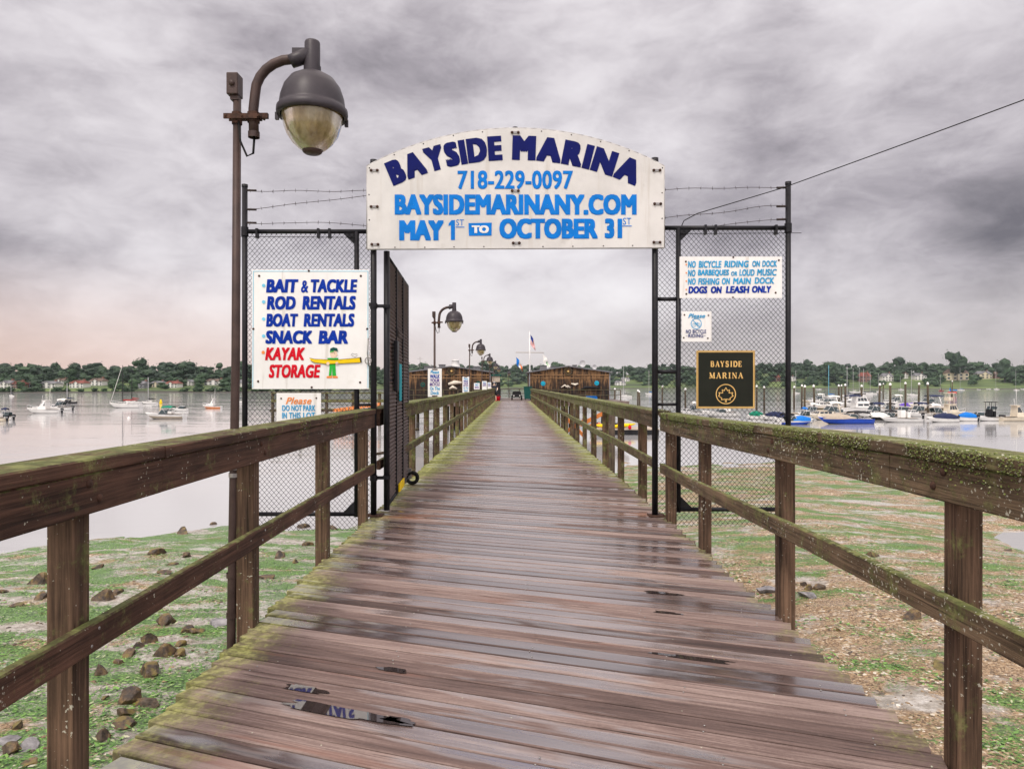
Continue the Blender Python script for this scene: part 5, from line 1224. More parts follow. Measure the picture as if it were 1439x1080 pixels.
mb = MB(); mb.box(6.85, 12.45, dY-.02, dY+3.02, WATER+.425, WATER+.52); obj('dock_deck', mb, M['khaki'], t, True)
def kayak(x, y, z, L, rz, mat, label):
    t = thing('kayak', label, 'kayak', (x, y, z), rz, 'kayaks lying on the floating dock')
    mb = MB(); n = 15; m_ = 10; vs = []
    for i in range(n+1):
        u = -1+2*i/n; w = .36*(1-abs(u)**2.4)+.01; h = .15*(1-abs(u)**3)+.02
        for j in range(m_):
            a = 2*math.pi*j/m_; vs.append((u*L/2, w*math.cos(a), .18+.12*abs(u)**3+h*math.sin(a)))
    mb.add(vs, [(i*m_+j, i*m_+(j+1) % m_, (i+1)*m_+(j+1) % m_, (i+1)*m_+j) for i in range(n) for j in range(m_)], 0, True); obj('hull', mb, mat, t)
    mb = MB(); mb.torus((0, 0, 0), 1, .05, 20, 6, axis='z'); mb.xform(Matrix.Translation((0, 0, .335)) @ Matrix.Diagonal((.42, .23, .7, 1))); obj('cockpit_rim', mb, M['darktrim'], t)
kayak(8.6, dY+.8, WATER+.52, 3.3, .1, M['yellow'], 'yellow kayak lying on the floating dock, left one'); kayak(9.2, dY+1.7, WATER+.54, 3.3, .25, M['yellow'], 'second yellow kayak lying behind the first on the dock'); kayak(7.3, dY+2.4, WATER+.54, 3.2, 1.2, M['orange'], 'orange kayak lying at the left end of the dock')
for px, py, l in ((853.5, 600.5, 'red round buoy hanging on the left side of the floating dock'), (885, 600.5, 'red round buoy hanging on the right side of the floating dock')):
    p = P(px, py, dY-.25); mb = MB(); mb.lathe([(.001, -.17), (.10, -.13), (.16, 0), (.11, .13), (.04, .18), (.04, .26), (.001, .27)], 14, p); tag(obj('buoy', mb, M['red']), l, 'buoy')
mb = MB(); mb.box(-.05, .05, 0, 2.4, -.03, .03)
t = thing('strap_barrier', 'orange strap barrier zigzagging behind the right railing', 'barrier', (3.2, 24, 0))
for a, b in (((2.55, 26.5, -.1), (3.35, 24.4, .52)), ((2.75, 26.4, .1), (2.05, 28, -.5)), ((2.1, 28.2, .1), (2.7, 26.6, -.55))):
    mb = MB(); a, b = Vector(a), Vector(b); mb.add([a, b, b+Vector((0, 0, .16)), a+Vector((0, 0, .16)), a+Vector((.02, .03, 0)), b+Vector((.02, .03, 0)), b+Vector((.02, .03, .16)), a+Vector((.02, .03, .16))], [(0, 1, 2, 3), (7, 6, 5, 4), (0, 4, 5, 1), (3, 2, 6, 7), (0, 3, 7, 4), (1, 5, 6, 2)]); obj('strap', mb, M['orange'], t, True)
for x, y in ((3.4, 24.4), (2.35, 27.3)):
    mb = MB(); mb.tube([(x, y, -4), (x, y, .75)], .13, 8); obj('post', mb, M['pile'], t, True)
# guide piles close beside the pier, left and right
for i, (px, Y, zt, lab) in enumerate([(592, 17.5, .52, 'rough dark pile beside the pier, seen left of the second railing post past the gate'), (578, 14.0, .35, 'dark leaning pile beside the pier just behind the gate leaf')]):
    x = (px-CX)/FPX*Y-.35; mb = MB(); mb.tube([(x-.1, Y, -5), (x, Y, zt)], [.18, .15], 9); mb.tube([(x-.35, Y, zt-.25), (x+.3, Y, zt-.15)], .03, 5); tag(obj('mooring_pile', mb, M['pile']), lab, 'pile')

# ------------------------------------------------------------------ pilings of the marina
GP = 'mooring pilings with white caps in the right marina'
def piling(px, ptop, pbot, label, proto=[None]):
    b = onwater(px, pbot); h = (EYE-(ptop-CY)/FPX*b.y)-WATER
    t = thing('mooring_piling', label, 'piling', b, 0, GP)
    r = .155; mb = MB(); mb.tube([(.0, 0, -2), (random.uniform(-.05, .05), 0, h*.5), (random.uniform(-.08, .08), 0, h-.1)], [r*1.08, r*.98, r*.92], 10)
    top = mb.v[-10:]; cx_ = sum(v[0] for v in top)/10
    obj('pole', mb, M['pile'], t)
    mb = MB(); mb.lathe([(r*1.04, h-.22), (r*1.08, h-.06), (r*.95, h+.02), (r*.4, h+.13), (.001, h+.15)], 12, (cx_, 0, 0)); obj('cap', mb, M['plastic'], t)
PL = [(864, 546, 575, 'beside the right corner of the right shed'), (896, 548, 573, 'just left of the right gate post, left one of a close pair'), (898.6, 549.5, 572, 'just left of the right gate post, right one of a close pair'),
      (931, 542, 571, 'seen between the right gate post and the fence post'), (963, 546, 578, 'behind the left edge of the black park sign'), (1063, 542, 576, 'behind the mesh at the right edge of the black park sign'), (1074, 543, 577, 'behind the mesh left of the right fence post'),
      (1116, 543, 575, 'first one right of the right fence post'), (1126.7, 541, 574, 'slim farther one beside the first right of the fence post'), (1130.6, 542, 581, 'second near one right of the fence post'), (1144, 541.5, 580, 'left of the big blue hulled cruiser'),
      (1179, 541, 574, 'left one of the cluster of three above the blue hulled boat'), (1182.6, 541, 568, 'middle farther one of the cluster of three above the blue hulled boat'), (1187.8, 540, 577, 'right one of the cluster of three above the blue hulled boat'),
      (1210.5, 541.5, 578, 'in front of the white pilot cruiser windows'), (1236, 539.3, 581, 'left one of the pair right of the pilot cruiser'), (1241.3, 538.7, 562, 'farther right one of the pair right of the pilot cruiser'), (1251, 539, 583.5, 'above the bow of the low white skiff'),
      (1272, 537.5, 577, 'beside the purple boat cover'), (1291.4, 538.5, 577, 'between the purple cover and the navy topped boat'), (1304, 538, 581.5, 'thickest nearest one above the navy topped boat'), (1338, 535, 561, 'in front of the red and blue shelter'),
      (918, 556, 574, 'short one close to the right gate post')]
for px, a, b, l in PL: piling(px, a, b, 'white capped piling '+l)
# ------------------------------------------------------------------ boats
def hull_mesh(L, B, H, top, low, stripe, rake=.16, sheer=.35, cockpit=(.08, .5)):
    mb = MB(); n = 16; vs = []
    for i in range(n+1):
        t = i/n; k = max(0, (t-.42)/.58)
        w = B/2*(.93+.07*min(1, t/.3))*(1-k**2.3)+.015; s = H*(.88+sheer*t*t)
        x = -L/2+L*t; xr = L*rake*(t**3)
        kz = -.18+.55*H*k**4
        vs += [(x-xr, 0, kz), (x-xr*.75, w*.80*(1-.3*k), .02+.3*H*k**3), (x-xr*.45, w*.93, s*.55+.02), (x, w, s*.985), (x, w*1.02, s), (x, max(0, w-.10), s), (x, max(0, w-.12), s-.03), (x, 0, s+.03+.05*k)]
    m = 8; fs = []; mi = []
    for i in range(n):
        for j in range(m-1):
            fs.append((i*m+j, (i+1)*m+j, (i+1)*m+j+1, i*m+j+1)); mi.append([2, 2 if False else (1 if stripe == 'low' else 0), 0 if stripe != 'side' else 1, 0, 3, 0, 4][j] if j else 2)
    vs2 = [(x, -y, z) for x, y, z in vs]; o = len(vs)
    fs2 = [tuple(reversed([q+o for q in f])) for f in fs]
    tr = [tuple(range(m))+tuple(o+q for q in reversed(range(1, m-1)))]
    allv = vs+vs2; mb.v = allv; mb.f = fs+fs2+tr; mb.mi = mi+mi+[0]; mb.sm = [True]*(len(mi)*2)+[False]; mb.at = [0.0]*len(mb.f)
    return mb
def outboard(t, x, y, s=1.0):
    mb = MB(); mb.box(x-.42*s, x+.10*s, y-.17*s, y+.17*s, .52*s, 1.02*s, bev=.09*s); mb.prism([(x-.30*s, -.25), (x-.02*s, -.25), (x+.0*s, .52*s), (x-.30*s, .52*s)], y-.07*s, y+.07*s); o = obj('outboard_motor', mb, M['engine'], t)
    mb = MB(); mb.box(x-.39*s, x+.06*s, y-.176*s, y+.176*s, .62*s, .70*s); obj('motor_band', mb, M['silver'], o)
def windshield(t, x, w, z, h, slope=.5, mat='glass'):
    mb = MB(); mb.add([(x, -w, z), (x, w, z), (x-slope, w*.86, z+h), (x-slope, -w*.86, z+h), (x-slope-.7, -w, z), (x-slope-.8, -w*.88, z+h*.85), (x-slope-.7, w, z), (x-slope-.8, w*.88, z+h*.85)], [(0, 1, 2, 3), (0, 3, 5, 4), (1, 6, 7, 2)]); o = obj('windshield', mb, M[mat], t)
    mb = MB()
    for a, b in ((0, 3), (1, 2), (2, 3), (3, 5), (2, 7)): mb.tube([ [(x, -w, z), (x, w, z), (x-slope, w*.86, z+h), (x-slope, -w*.86, z+h), 0, (x-slope-.8, -w*.88, z+h*.85), 0, (x-slope-.8, w*.88, z+h*.85)][q] for q in (a, b)], .025, 5)
    obj('windshield_frame', mb, M['silver'], o)
def cabin(t, x0, x1, w, z0, h, mat='white', win=True, slope=.35, rows=1):
    mb = MB(); vs = [(x0, -w, z0), (x1, -w*.85, z0), (x1-slope*h*1.6, -w*.74, z0+h), (x0+.1*h, -w*.88, z0+h)]
    vs += [(x, -y, z) for x, y, z in vs]
    mb.add(vs, [(0, 1, 2, 3), (7, 6, 5, 4), (1, 5, 6, 2), (4, 0, 3, 7), (3, 2, 6, 7)]); o = obj('cabin', mb, M[mat], t)
    mb = MB(); mb.box(x0-.1, x1-slope*h*1.4, -w*.92, w*.92, z0+h+.003, z0+h+.08, bev=.03); obj('cabin_roof', mb, M[mat], o)
    if win:
        def lerp(a, b, f): return Vector(a).lerp(Vector(b), f)
        for sy in (1, -1):
            q = [Vector((x, y*sy, z)) for x, y, z in vs[:4]]
            for k in range(3):
                f0, f1 = .10+k*.29, .10+k*.29+.24
                mb = MB(); off = Vector((0, -.012*sy, 0)); mb.add([lerp(lerp(q[0], q[1], f0), lerp(q[3], q[2], f0), .42)+off, lerp(lerp(q[0], q[1], f1), lerp(q[3], q[2], f1), .42)+off, lerp(lerp(q[0], q[1], f1), lerp(q[3], q[2], f1), .88)+off, lerp(lerp(q[0], q[1], f0), lerp(q[3], q[2], f0), .88)+off], [(0, 1, 2, 3)]); obj('window', mb, M['window'], o)
        a, b, c, d = [Vector(vs[i]) for i in (1, 5, 6, 2)]; nn = Vector((.012, 0, .004))
        mb = MB()
        for f0, f1 in ((.08, .46), (.54, .92)): mb.add([lerp(lerp(a, b, f0), lerp(d, c, f0), .42)+nn, lerp(lerp(a, b, f1), lerp(d, c, f1), .42)+nn, lerp(lerp(a, b, f1), lerp(d, c, f1), .9)+nn, lerp(lerp(a, b, f0), lerp(d, c, f0), .9)+nn], [(0, 1, 2, 3)])
        obj('window', mb, M['window'], o)
def bimini(t, x0, x1, w, z0, h, mat):
    mb = MB(); n = 6; vs = []
    for i in range(n+1):
        a = math.pi*i/n
        for x, dz in ((x0, -.06), ((x0+x1)/2, .05), (x1, -.04)): vs.append((x, -w*math.cos(a), z0+h-.22+.22*math.sin(a)**.6+dz))
    fs = [(i*3+j, i*3+j+1, (i+1)*3+j+1, (i+1)*3+j) for i in range(n) for j in range(2)]
    mb.add(vs, fs, 0, True); mb.add([(x, y, z-.03) for x, y, z in vs], [tuple(reversed(f)) for f in fs], 0, True); o = obj('canopy', mb, M[mat], t)
    mb = MB()
    for y in (-w, w):
        for x in (x0+.1, x1-.1): mb.tube([((x0+x1)/2, y*.97, z0), (x, y, z0+h-.27)], .022, 5)
    obj('canopy_frame', mb, M['silver'], o)
def cover(t, L, B, z, mat, x0=-.46, x1=.30, h=.55):
    mb = MB(); n = 12; m = 9; vs = []
    for i in range(n+1):
        u = i/n; x = L*(x0+(x1-x0)*u); w = B*.5*(1-max(0, (u-.55)/.45)**2*.75); hh = h*(.55+.6*math.sin(math.pi*(u*.9+.05)))*(1+.12*mn.noise(Vector((x*2, z, B))))
        for j in range(m):
            a = math.pi*j/(m-1); vs.append((x, -w*math.cos(a), z+hh*math.sin(a)**.8))
    mb.add(vs, [(i*m+j, (i+1)*m+j, (i+1)*m+j+1, i*m+j+1) for i in range(n) for j in range(m-1)]+[tuple(range(m))], 0, True); obj('boat_cover', mb, M[mat], t)
def pulpit(t, L, B, z):
    mb = MB(); pts = [(L*.15, B*.42, z+.35), (L*.35, B*.28, z+.55), (L*.50, 0, z+.65), (L*.35, -B*.28, z+.55), (L*.15, -B*.42, z+.35)]; mb.tube(pts, .022, 5)
    for p in pts: mb.tube([(p[0], p[1]*.98, z-.1), p], .018, 4)
    obj('bow_rail', mb, M['silver'], t)
BOATS = []
def boat(kind, px, py, lpx, ang, label, cat='motorboat', hullc='white', stripe=None, accent='boatblue', canvas='navycanvas', group=None, motors=1, mast_px=None, hs=1.0, bot='darktrim'):
    """ang: heading of the bow, degrees, 0 = to the right of the photo, 180 = to the left"""
    b = onwater(px, py); c = abs(math.cos(R(ang))); B_L = .34
    L = lpx*b.y/FPX/(c+B_L*abs(math.sin(R(ang)))); Bm = L*B_L if kind != 'sail' else L*.29; H = max(.45, L*.125)*hs
    t = thing('sailboat' if kind == 'sail' else 'motorboat', label, cat, b, R(ang), group)
    mats = [M[hullc], M[accent], M[bot], M['darktrim'] if kind != 'sail' else M['khaki'], M['white']]
    obj('hull', hull_mesh(L, Bm, H, 0, 0, stripe), mats, t); z = H*.95
    if kind in ('runabout', 'open', 'cc', 'covered', 'cuddy', 'pilot', 'rib'):
        mb = MB(); mb.add([(-L*.44, -Bm*.36, z+.045), (L*.10, -Bm*.36, z+.045), (L*.10, Bm*.36, z+.045), (-L*.44, Bm*.36, z+.045)], [(0, 1, 2, 3)]); obj('cockpit_floor', mb, M['khaki'], t)
        for k in range(motors): outboard(t, -L*.5-.02, (k-(motors-1)/2)*.5, .62+.03*L)
    if kind == 'runabout':
        windshield(t, L*.12, Bm*.42, z, .5*hs+.1, .35); bimini(t, -L*.22, L*.04, Bm*.42, z, 1.05, canvas)
        mb = MB(); mb.box(-L*.2, -L*.05, -Bm*.34, Bm*.34, z+.05, z+.40, bev=.05); obj('seat', mb, M['white'], t)
    if kind == 'open':
        windshield(t, L*.10, Bm*.40, z, .42, .3)
        mb = MB(); mb.box(-L*.25, -L*.08, -Bm*.34, Bm*.34, z+.05, z+.42, bev=.05); obj('seat', mb, M['white'], t)
    if kind == 'cuddy':
        cabin(t, L*.0, L*.30, Bm*.42, z, .38, hullc); windshield(t, L*.10, Bm*.44, z+.36, .62, .35); bimini(t, -L*.30, L*.02, Bm*.44, z+.1, 1.35, canvas); pulpit(t, L, Bm, z)
    if kind == 'pilot':
        cabin(t, L*.06, L*.32, Bm*.38, z, .34, hullc, False); cabin(t, -L*.12, L*.14, Bm*.40, z, 1.28, hullc); pulpit(t, L, Bm, z)
        mb = MB(); mb.tube([(-L*.1, -Bm*.3, z+1.3), (-L*.12, -Bm*.3, z+3.2)], .018, 4); mb.tube([(0, Bm*.3, z+1.3), (-.1, Bm*.3, z+2.1)], .02, 4); obj('antenna', mb, M['white'], t)
    if kind in ('cc', 'rib'):
        mb = MB(); mb.box(-L*.10, L*.03, -.38, .38, z+.05, z+.95, bev=.08); o = obj('console', mb, M['white' if kind == 'cc' else 'darktrim'], t)
        windshield(o, L*.02, .32, z+.95, .38, .14)
        mb = MB(); mb.box(-L*.22, -L*.14, -.4, .4, z+.05, z+.72, bev=.06); obj('seat', mb, M['darktrim' if kind == 'rib' else 'white'], t)
        if kind == 'rib':
            mb = MB(); mb.box(-L*.2, L*.03, -.7, .7, z+1.75, z+1.83, bev=.03)
            for x in (-L*.16, L*.0):
                for y in (-.55, .55): mb.tube([(x, y, z+.05), (x, y*.9, z+1.76)], .03, 5)
            obj('hard_top', mb, M['darktrim'], t)
    if kind == 'covered': cover(t, L, Bm, z, canvas)
    if kind == 'bowcover': cover(t, L, Bm, z-.05, canvas, -.15, .42, .5); bimini(t, -L*.42, -L*.12, Bm*.42, z, .8, 'darktrim'); windshield(t, L*.0, Bm*.42, z, .5, .4)
    if kind == 'cruiser':
        cabin(t, -L*.28, L*.30, Bm*.43, z, .62, hullc); cabin(t, -L*.26, L*.10, Bm*.38, z+.60, .95, hullc); bimini(t, -L*.44, -L*.14, Bm*.40, z+.6, 1.35, canvas); pulpit(t, L, Bm, z)
    if kind == 'express':
        cabin(t, -L*.10, L*.34, Bm*.43, z, .55, hullc); windshield(t, L*.08, Bm*.42, z+.53, .6, .5); bimini(t, -L*.36, L*.0, Bm*.42, z+.2, 1.5, canvas); pulpit(t, L, Bm, z)
        mb = MB(); mb.tube([(-L*.3, -Bm*.45, z), (-L*.24, -Bm*.4, z+1.35), (-L*.24, Bm*.4, z+1.35), (-L*.3, Bm*.45, z)], .07, 6); obj('arch', mb, M[hullc], t)
    if kind == 'sportfisher':
        cabin(t, -L*.16, L*.24, Bm*.42, z, 1.1, hullc); pulpit(t, L, Bm, z)
        mb = MB()
        for x in (-L*.12, L*.05):
            for y in (-Bm*.32, Bm*.32): mb.tube([(x, y, z+1.15), (x*.9, y*.7, z+2.6)], .03, 5)
        mb.box(-L*.17, L*.10, -Bm*.33, Bm*.33, z+2.6, z+2.67, bev=.02); obj('hard_top', mb, M[hullc], t)
        mb = MB()
        for y in (-Bm*.4, Bm*.4): mb.tube([(-L*.05, y, z+1), (-L*.22, y*2.0, z+4.4)], .02, 4)
        obj('outrigger', mb, M['darktrim'], t)
        mb = MB(); mb.box(-L*.15, -L*.02, -Bm*.36, Bm*.36, z+1.62, z+2.1, bev=.04); obj('side_curtain', mb, M['cream'], t)
    if kind == 'sail':
        cabin(t, -L*.12, L*.20, Bm*.34, z, .28, hullc, True, .2)
        mh = (CY-mast_px+ (EYE-WATER)*FPX/b.y)*b.y/FPX if mast_px else L*1.25
        mb = MB(); mb.tube([(L*.08, 0, z), (L*.08, 0, mh)], [.075, .05], 7); ma = obj('mast', mb, M['darktrim' if accent == 'darkmast' else 'bluemast' if accent == 'bluemast' else 'silver'], t)
        mb = MB()
        for p in ((L*.49, 0, z+.05), (-L*.49, 0, z), (L*.06, Bm*.46, z), (L*.06, -Bm*.46, z)): mb.tube([p, (L*.08, 0, mh*.98)], .012, 3)
        mb.tube([(L*.08, -Bm*.3, mh*.55), (L*.08, Bm*.3, mh*.55)], .02, 4); obj('rigging', mb, M['darktrim'], ma)
        mb = MB(); mb.tube([(L*.06, 0, z+.75), (-L*.15, 0, z+.75), (-L*.36, 0, z+.72)], [.13, .11, .05], 8); mb.tube([(L*.08, 0, z+.68), (-L*.40, 0, z+.68)], .05, 6); obj('sail_cover', mb, M[canvas], t)
        if lpx > 25:
            mb = MB(); mb.tube([(L*.47, 0, z+.3), (L*.12, 0, mh*.93)], [.06, .03], 6); obj('furled_jib', mb, M['canvaswhite'], t)
            pulpit(t, L, Bm, z)
    return t
M['darkmast'] = M['darktrim']; M['bluemast'] = M['lightblue']
GL = 'boats moored in the bay left of the pier'; GM = 'motorboats berthed in the right marina'; GF = 'sailboats moored far out on the right'
boat('runabout', 5, 590, 26, 180, 'white outboard boat cut by the left edge of the photo, navy canopy', canvas='navycanvas', group=GL)
boat('open', -6, 591.8, 34, 172, 'black outboard and stern of a boat at the left edge, nearer one', group=GL, hullc='cream')
boat('pilot', 62, 580.5, 47, 183, 'white pilothouse motorboat on the left with its bow to the left', group=GL)
boat('cuddy', 84, 576.3, 36, 178, 'white motorboat just behind the pilothouse boat, outboard at its right end', group=GL, canvas='canvaswhite')
boat('sail', 96, 566.5, 22, 180, 'small dark hulled sailboat with one bare mast, far left', 'sailboat', 'darktrim', group=GL, mast_px=538, canvas='navycanvas', accent='silver')
boat('sail', 176, 572.8, 44, 180, 'largest white sailboat on the left with tall dark mast and furled jib', 'sailboat', 'white', group=GL, mast_px=513, canvas='hullred', accent='darkmast')
boat('sail', 210, 567.6, 22, 180, 'smaller white sailboat behind the stern of the largest sailboat, silver mast', 'sailboat', 'white', group=GL, mast_px=530, canvas='darktrim', accent='silver')
boat('sail', 187, 566.8, 22, 180, 'white sailboat with red sail cover between the two other sailboats', 'sailboat', 'white', group=GL, mast_px=529, canvas='hullred', accent='darkmast')
boat('runabout', 232, 588.2, 55, 182, 'white bowrider with green canopy, nearest boat left of the lamp pole', group=GL, canvas='greencanvas', motors=0, stripe='low', accent='khaki')
boat('open', 253, 577.5, 21, 182, 'small white runabout just behind the green canopy boat', group=GL, motors=0)
boat('pilot', 298, 573.5, 26, 180, 'small white cabin boat with orange stripe left of the lamp pole', group=GL, stripe='low', accent='orange', motors=0)
boat('sail', 334, 566, 14, 180, 'white sailboat half hidden between the lamp pole and the left fence post', 'sailboat', group=GL, mast_px=533)
boat('sail', 16, 557, 7, 180, 'tiny sailboat near the far left shore', 'sailboat', group=GL, mast_px=541)
# right marina, front row
boat('bowcover', 1119, 596.3, 50, 4, 'white boat with blue hull stripe and bright blue cover beside the right fence post', stripe='low', accent='boatblue', canvas='bluecanvas', group=GM, motors=0)
boat('bowcover', 1186, 595.2, 78, 184, 'large boat with blue hull, tan bow cover and black bimini', hullc='boatblue', stripe='low', accent='boatblue', canvas='khaki', group=GM, motors=0, hs=.85)
boat('express', 1163, 589.5, 52, 184, 'cream cuddy boat behind the blue hulled boat', hullc='cream', group=GM, canvas='canvaswhite')
boat('cc', 1265, 593, 57, 182, 'low white centre console skiff in front of the pilings', group=GM, motors=0, hs=.8)
boat('bowcover', 1241, 590, 42, 180, 'dark hulled boat tucked behind the left end of the low white skiff', hullc='darktrim', canvas='canvaswhite', group=GM, motors=0)
boat('covered', 1324, 593.0, 42, 181, 'white boat with navy folded canvas and outboard, right of the thickest piling', canvas='navycanvas', group=GM, motors=1)
boat('covered', 1356, 591.5, 30, 178, 'small boat under a bright blue cover with twin outboards', canvas='bluecanvas', group=GM, motors=2)
boat('rib', 1389, 591.2, 37, 182, 'grey white open boat with black console and small hard top', group=GM, motors=2)
boat('pilot', 1430, 591.5, 52, 3, 'cream pilothouse boat at the right edge of the photo', hullc='cream', group=GM, motors=0, hs=1.0)
boat('runabout', 1128, 588.5, 26, 185, 'small white boat with blue bimini right of the fence post', canvas='bluecanvas', group=GM)
# second and third row
boat('express', 1162, 576, 44, 181, 'white express cruiser with raised bow below the blue mast', group=GM, canvas='canvaswhite', hs=1.25)
boat('cruiser', 1214, 579.5, 56, 2, 'white flybridge cruiser with dark windows behind the pilings', group=GM, canvas='navycanvas', hs=1.1)
boat('express', 1202, 567, 36, 182, 'white cruiser with black canvas top farther behind the flybridge cruiser', group=GM, canvas='darktrim')
boat('cuddy', 1226, 586, 46, 182, 'white open boat between the flybridge cruiser and the low skiff', group=GM, motors=0)
boat('covered', 1274, 574.5, 34, 181, 'boat under a purple cover behind the pilings', canvas='purplecanvas', group=GM, motors=0)
boat('express', 1303, 576, 54, 182, 'white express cruiser with navy canvas right of the purple cover', canvas='navycanvas', group=GM, hs=1.1)
boat('sportfisher', 1336, 585, 44, 4, 'cream fishing boat with hard top and outriggers', hullc='cream', group=GM)
boat('cuddy', 1288, 585, 40, 180, 'white open boat moored between the skiff and the pilings', group=GM, motors=0)
boat('covered', 1060, 589, 24, 180, 'boat with dark green canvas seen through the mesh right of the black sign', canvas='greencanvas', group=GM, motors=0)
boat('covered', 1086, 590, 36, 181, 'boat with navy canvas seen through the mesh by the right fence post', canvas='navycanvas', group=GM, motors=0)
boat('open', 1012, 585, 52, 180, 'white boat seen through the mesh below the black sign', group=GM, motors=0)
boat('cuddy', 972, 583, 34, 182, 'white boat seen through the mesh left of the black sign', group=GM, canvas='canvaswhite', motors=0)
boat('open', 1137, 565, 22, 180, 'cream launch moored behind the first pilings right of the fence post', hullc='cream', group=GM, motors=0)
for px, py, l, m_, lab, cv in [(1166, 559, 18, 513, 'sailboat with tall blue mast above the white express cruiser', 'bluecanvas'), (1119, 553, 9, 520, 'sailboat with bare mast just right of the right fence post', 'navycanvas'), (878, 558.2, 20, 512, 'white sailboat moored right of the right shed', 'darktrim'), (913, 554.5, 13, 520, 'sailboat with blue sail cover just left of the right gate post', 'bluecanvas'),
        (1200, 552, 13, 517, 'sailboat in the mast cluster, left one, above the cluster of three pilings', 'canvaswhite'), (1208.5, 552.5, 13, 516, 'sailboat in the mast cluster, right one, above the cluster of three pilings', 'canvaswhite'), (1235, 551, 8, 524, 'sailboat with short mast behind the paired pilings', 'navycanvas'), (1266, 548, 8, 527, 'far sailboat left of the purple cover piling', 'canvaswhite'),
        (1322, 549.5, 8, 526, 'red hulled sailboat left of the pile by the mansion', 'hullred'), (1350, 548.5, 10, 517, 'sailboat with blue cover in front of the mansion', 'bluecanvas'), (1400, 547.3, 8, 519, 'sailboat with bare mast in front of the cream house', 'canvaswhite'), (1428, 548.5, 8, 520, 'sailboat with bare mast nearest the right edge', 'khaki'), (1003, 552, 12, 522, 'sailboat seen through the right fence above the black sign edge', 'navycanvas')]:
    boat('sail', px, py, l, random.choice((176, 184, 180)), lab, 'sailboat', 'hullred' if cv == 'hullred' else 'white', group=GF, mast_px=m_, canvas=cv, accent='bluemast' if px == 1166 else 'silver')
for px, py, l, lab in [(1389, 546.8, 6, 'tiny white motorboat far out right of the bare mast'), (1437, 547, 6, 'tiny white motorboat far out at the right edge'), (1150, 547.5, 8, 'tiny white motorboat far behind the right pilings'), (1375, 547.5, 5, 'tiny white dinghy far out below the cream house')]:
    boat('open', px, py, l, 180, lab, group=GF, motors=0)
for k_, px, py, l, a, lab, kw in [('express', 1148, 566, 26, 181, 'white cruiser behind the left pilings of the right marina', dict(canvas='canvaswhite')), ('sail', 1192, 558, 20, 180, 'sailboat behind the left piling cluster with white cover', dict(mast_px=514)),
        ('sail', 1215, 556, 20, 176, 'sailboat rising behind the flybridge cruiser, white mast', dict(mast_px=518)), ('sail', 1224, 554, 16, 184, 'smaller sailboat right behind the flybridge cruiser', dict(mast_px=522)), ('cruiser', 1196, 571, 34, 182, 'second white cabin cruiser left of the flybridge cruiser', dict(canvas='darktrim')),
        ('runabout', 1249, 579, 32, 181, 'white runabout with dark canopy behind the skiff bow', dict(canvas='darktrim')), ('cuddy', 1318, 588, 40, 2, 'white cuddy boat behind the navy covered boat', dict(canvas='canvaswhite')), ('open', 1372, 588, 30, 181, 'white open boat behind the bright blue cover', dict(motors=2)),
        ('cuddy', 1138, 586, 34, 181, 'white cabin boat between the blue cover boat and the blue hulled boat', dict(canvas='canvaswhite')), ('covered', 1098, 592, 26, 180, 'boat under a dark blue cover behind the right fence post', dict(canvas='navycanvas', motors=0)), ('express', 1256, 569, 30, 182, 'white express boat far behind the low skiff', dict(canvas='canvaswhite')),
        ('sail', 1282, 556, 16, 180, 'sailboat with bare mast behind the purple cover boat', dict(mast_px=520)), ('open', 1176, 583, 36, 181, 'white open boat between the pilings and the blue hulled boat', dict(motors=0))]:
    boat(k_, px, py, l, a, lab, 'sailboat' if k_ == 'sail' else 'motorboat', group=GF if k_ == 'sail' else GM, **kw)
# marker buoys
p = onwater(226, 567); mb = MB(); mb.lathe([(.001, -.3), (.30, -.3), (.32, .35), (.2, .5), (.16, .95), (.001, 1.0)], 12, p); tag(obj('marker_buoy', mb, M['yellow']), 'yellow marker buoy right of the moored sailboats on the left', 'buoy')
p = onwater(181, 587.5); mb = MB(); mb.lathe([(.001, -.1), (.17, -.06), (.2, .05), (.12, .16), (.001, .2)], 12, p); tag(obj('mooring_ball', mb, M['white']), 'white mooring ball left of the green canopy boat', 'buoy')
# shelter and floating docks of the marina
p = onwater(1338, 556); t = thing('dock_shelter', 'small red and blue canopy shelter on the marina dock by a piling', 'shelter', p)
k = p.y/FPX; mb = MB(); mb.box(-5*k, 5*k, -.6, .6, .9, 3.6*k+.6); obj('red_side', mb, M['usred'], t)
mb = MB(); mb.box(-2*k, 6*k, -.7, .7, 7.5*k, 8.6*k); mb.box(-3.2*k, -2.2*k, -.2, .2, 6*k, 11*k); obj('blue_canopy', mb, M['bluecanvas'], t)
mb = MB()
for x in (-4.5, 4.5):
    for y in (-.5, .5): mb.tube([(x*k, y, -.5), (x*k, y, 8*k)], .06, 5)
obj('posts', mb, M['silver'], t)
for (pa, pb, py, lab) in [(1105, 1325, 585, 'long floating dock behind the front row of boats in the right marina'), (1150, 1345, 576.5, 'second floating dock farther back in the right marina')]:
    a, b = onwater(pa, py), onwater(pb, py); t = thing('floating_dock', lab, 'dock', (a+b)/2); mb = MB(); mb.box(a.x, b.x, a.y, a.y+1.6, WATER-.1, WATER+.38); obj('dock_body', mb, M['pile'], t, True)
    mb = MB(); mb.box(a.x-.03, b.x+.03, a.y-.03, a.y+1.63, WATER+.383, WATER+.46); obj('dock_deck', mb, M['khaki'], t, True)

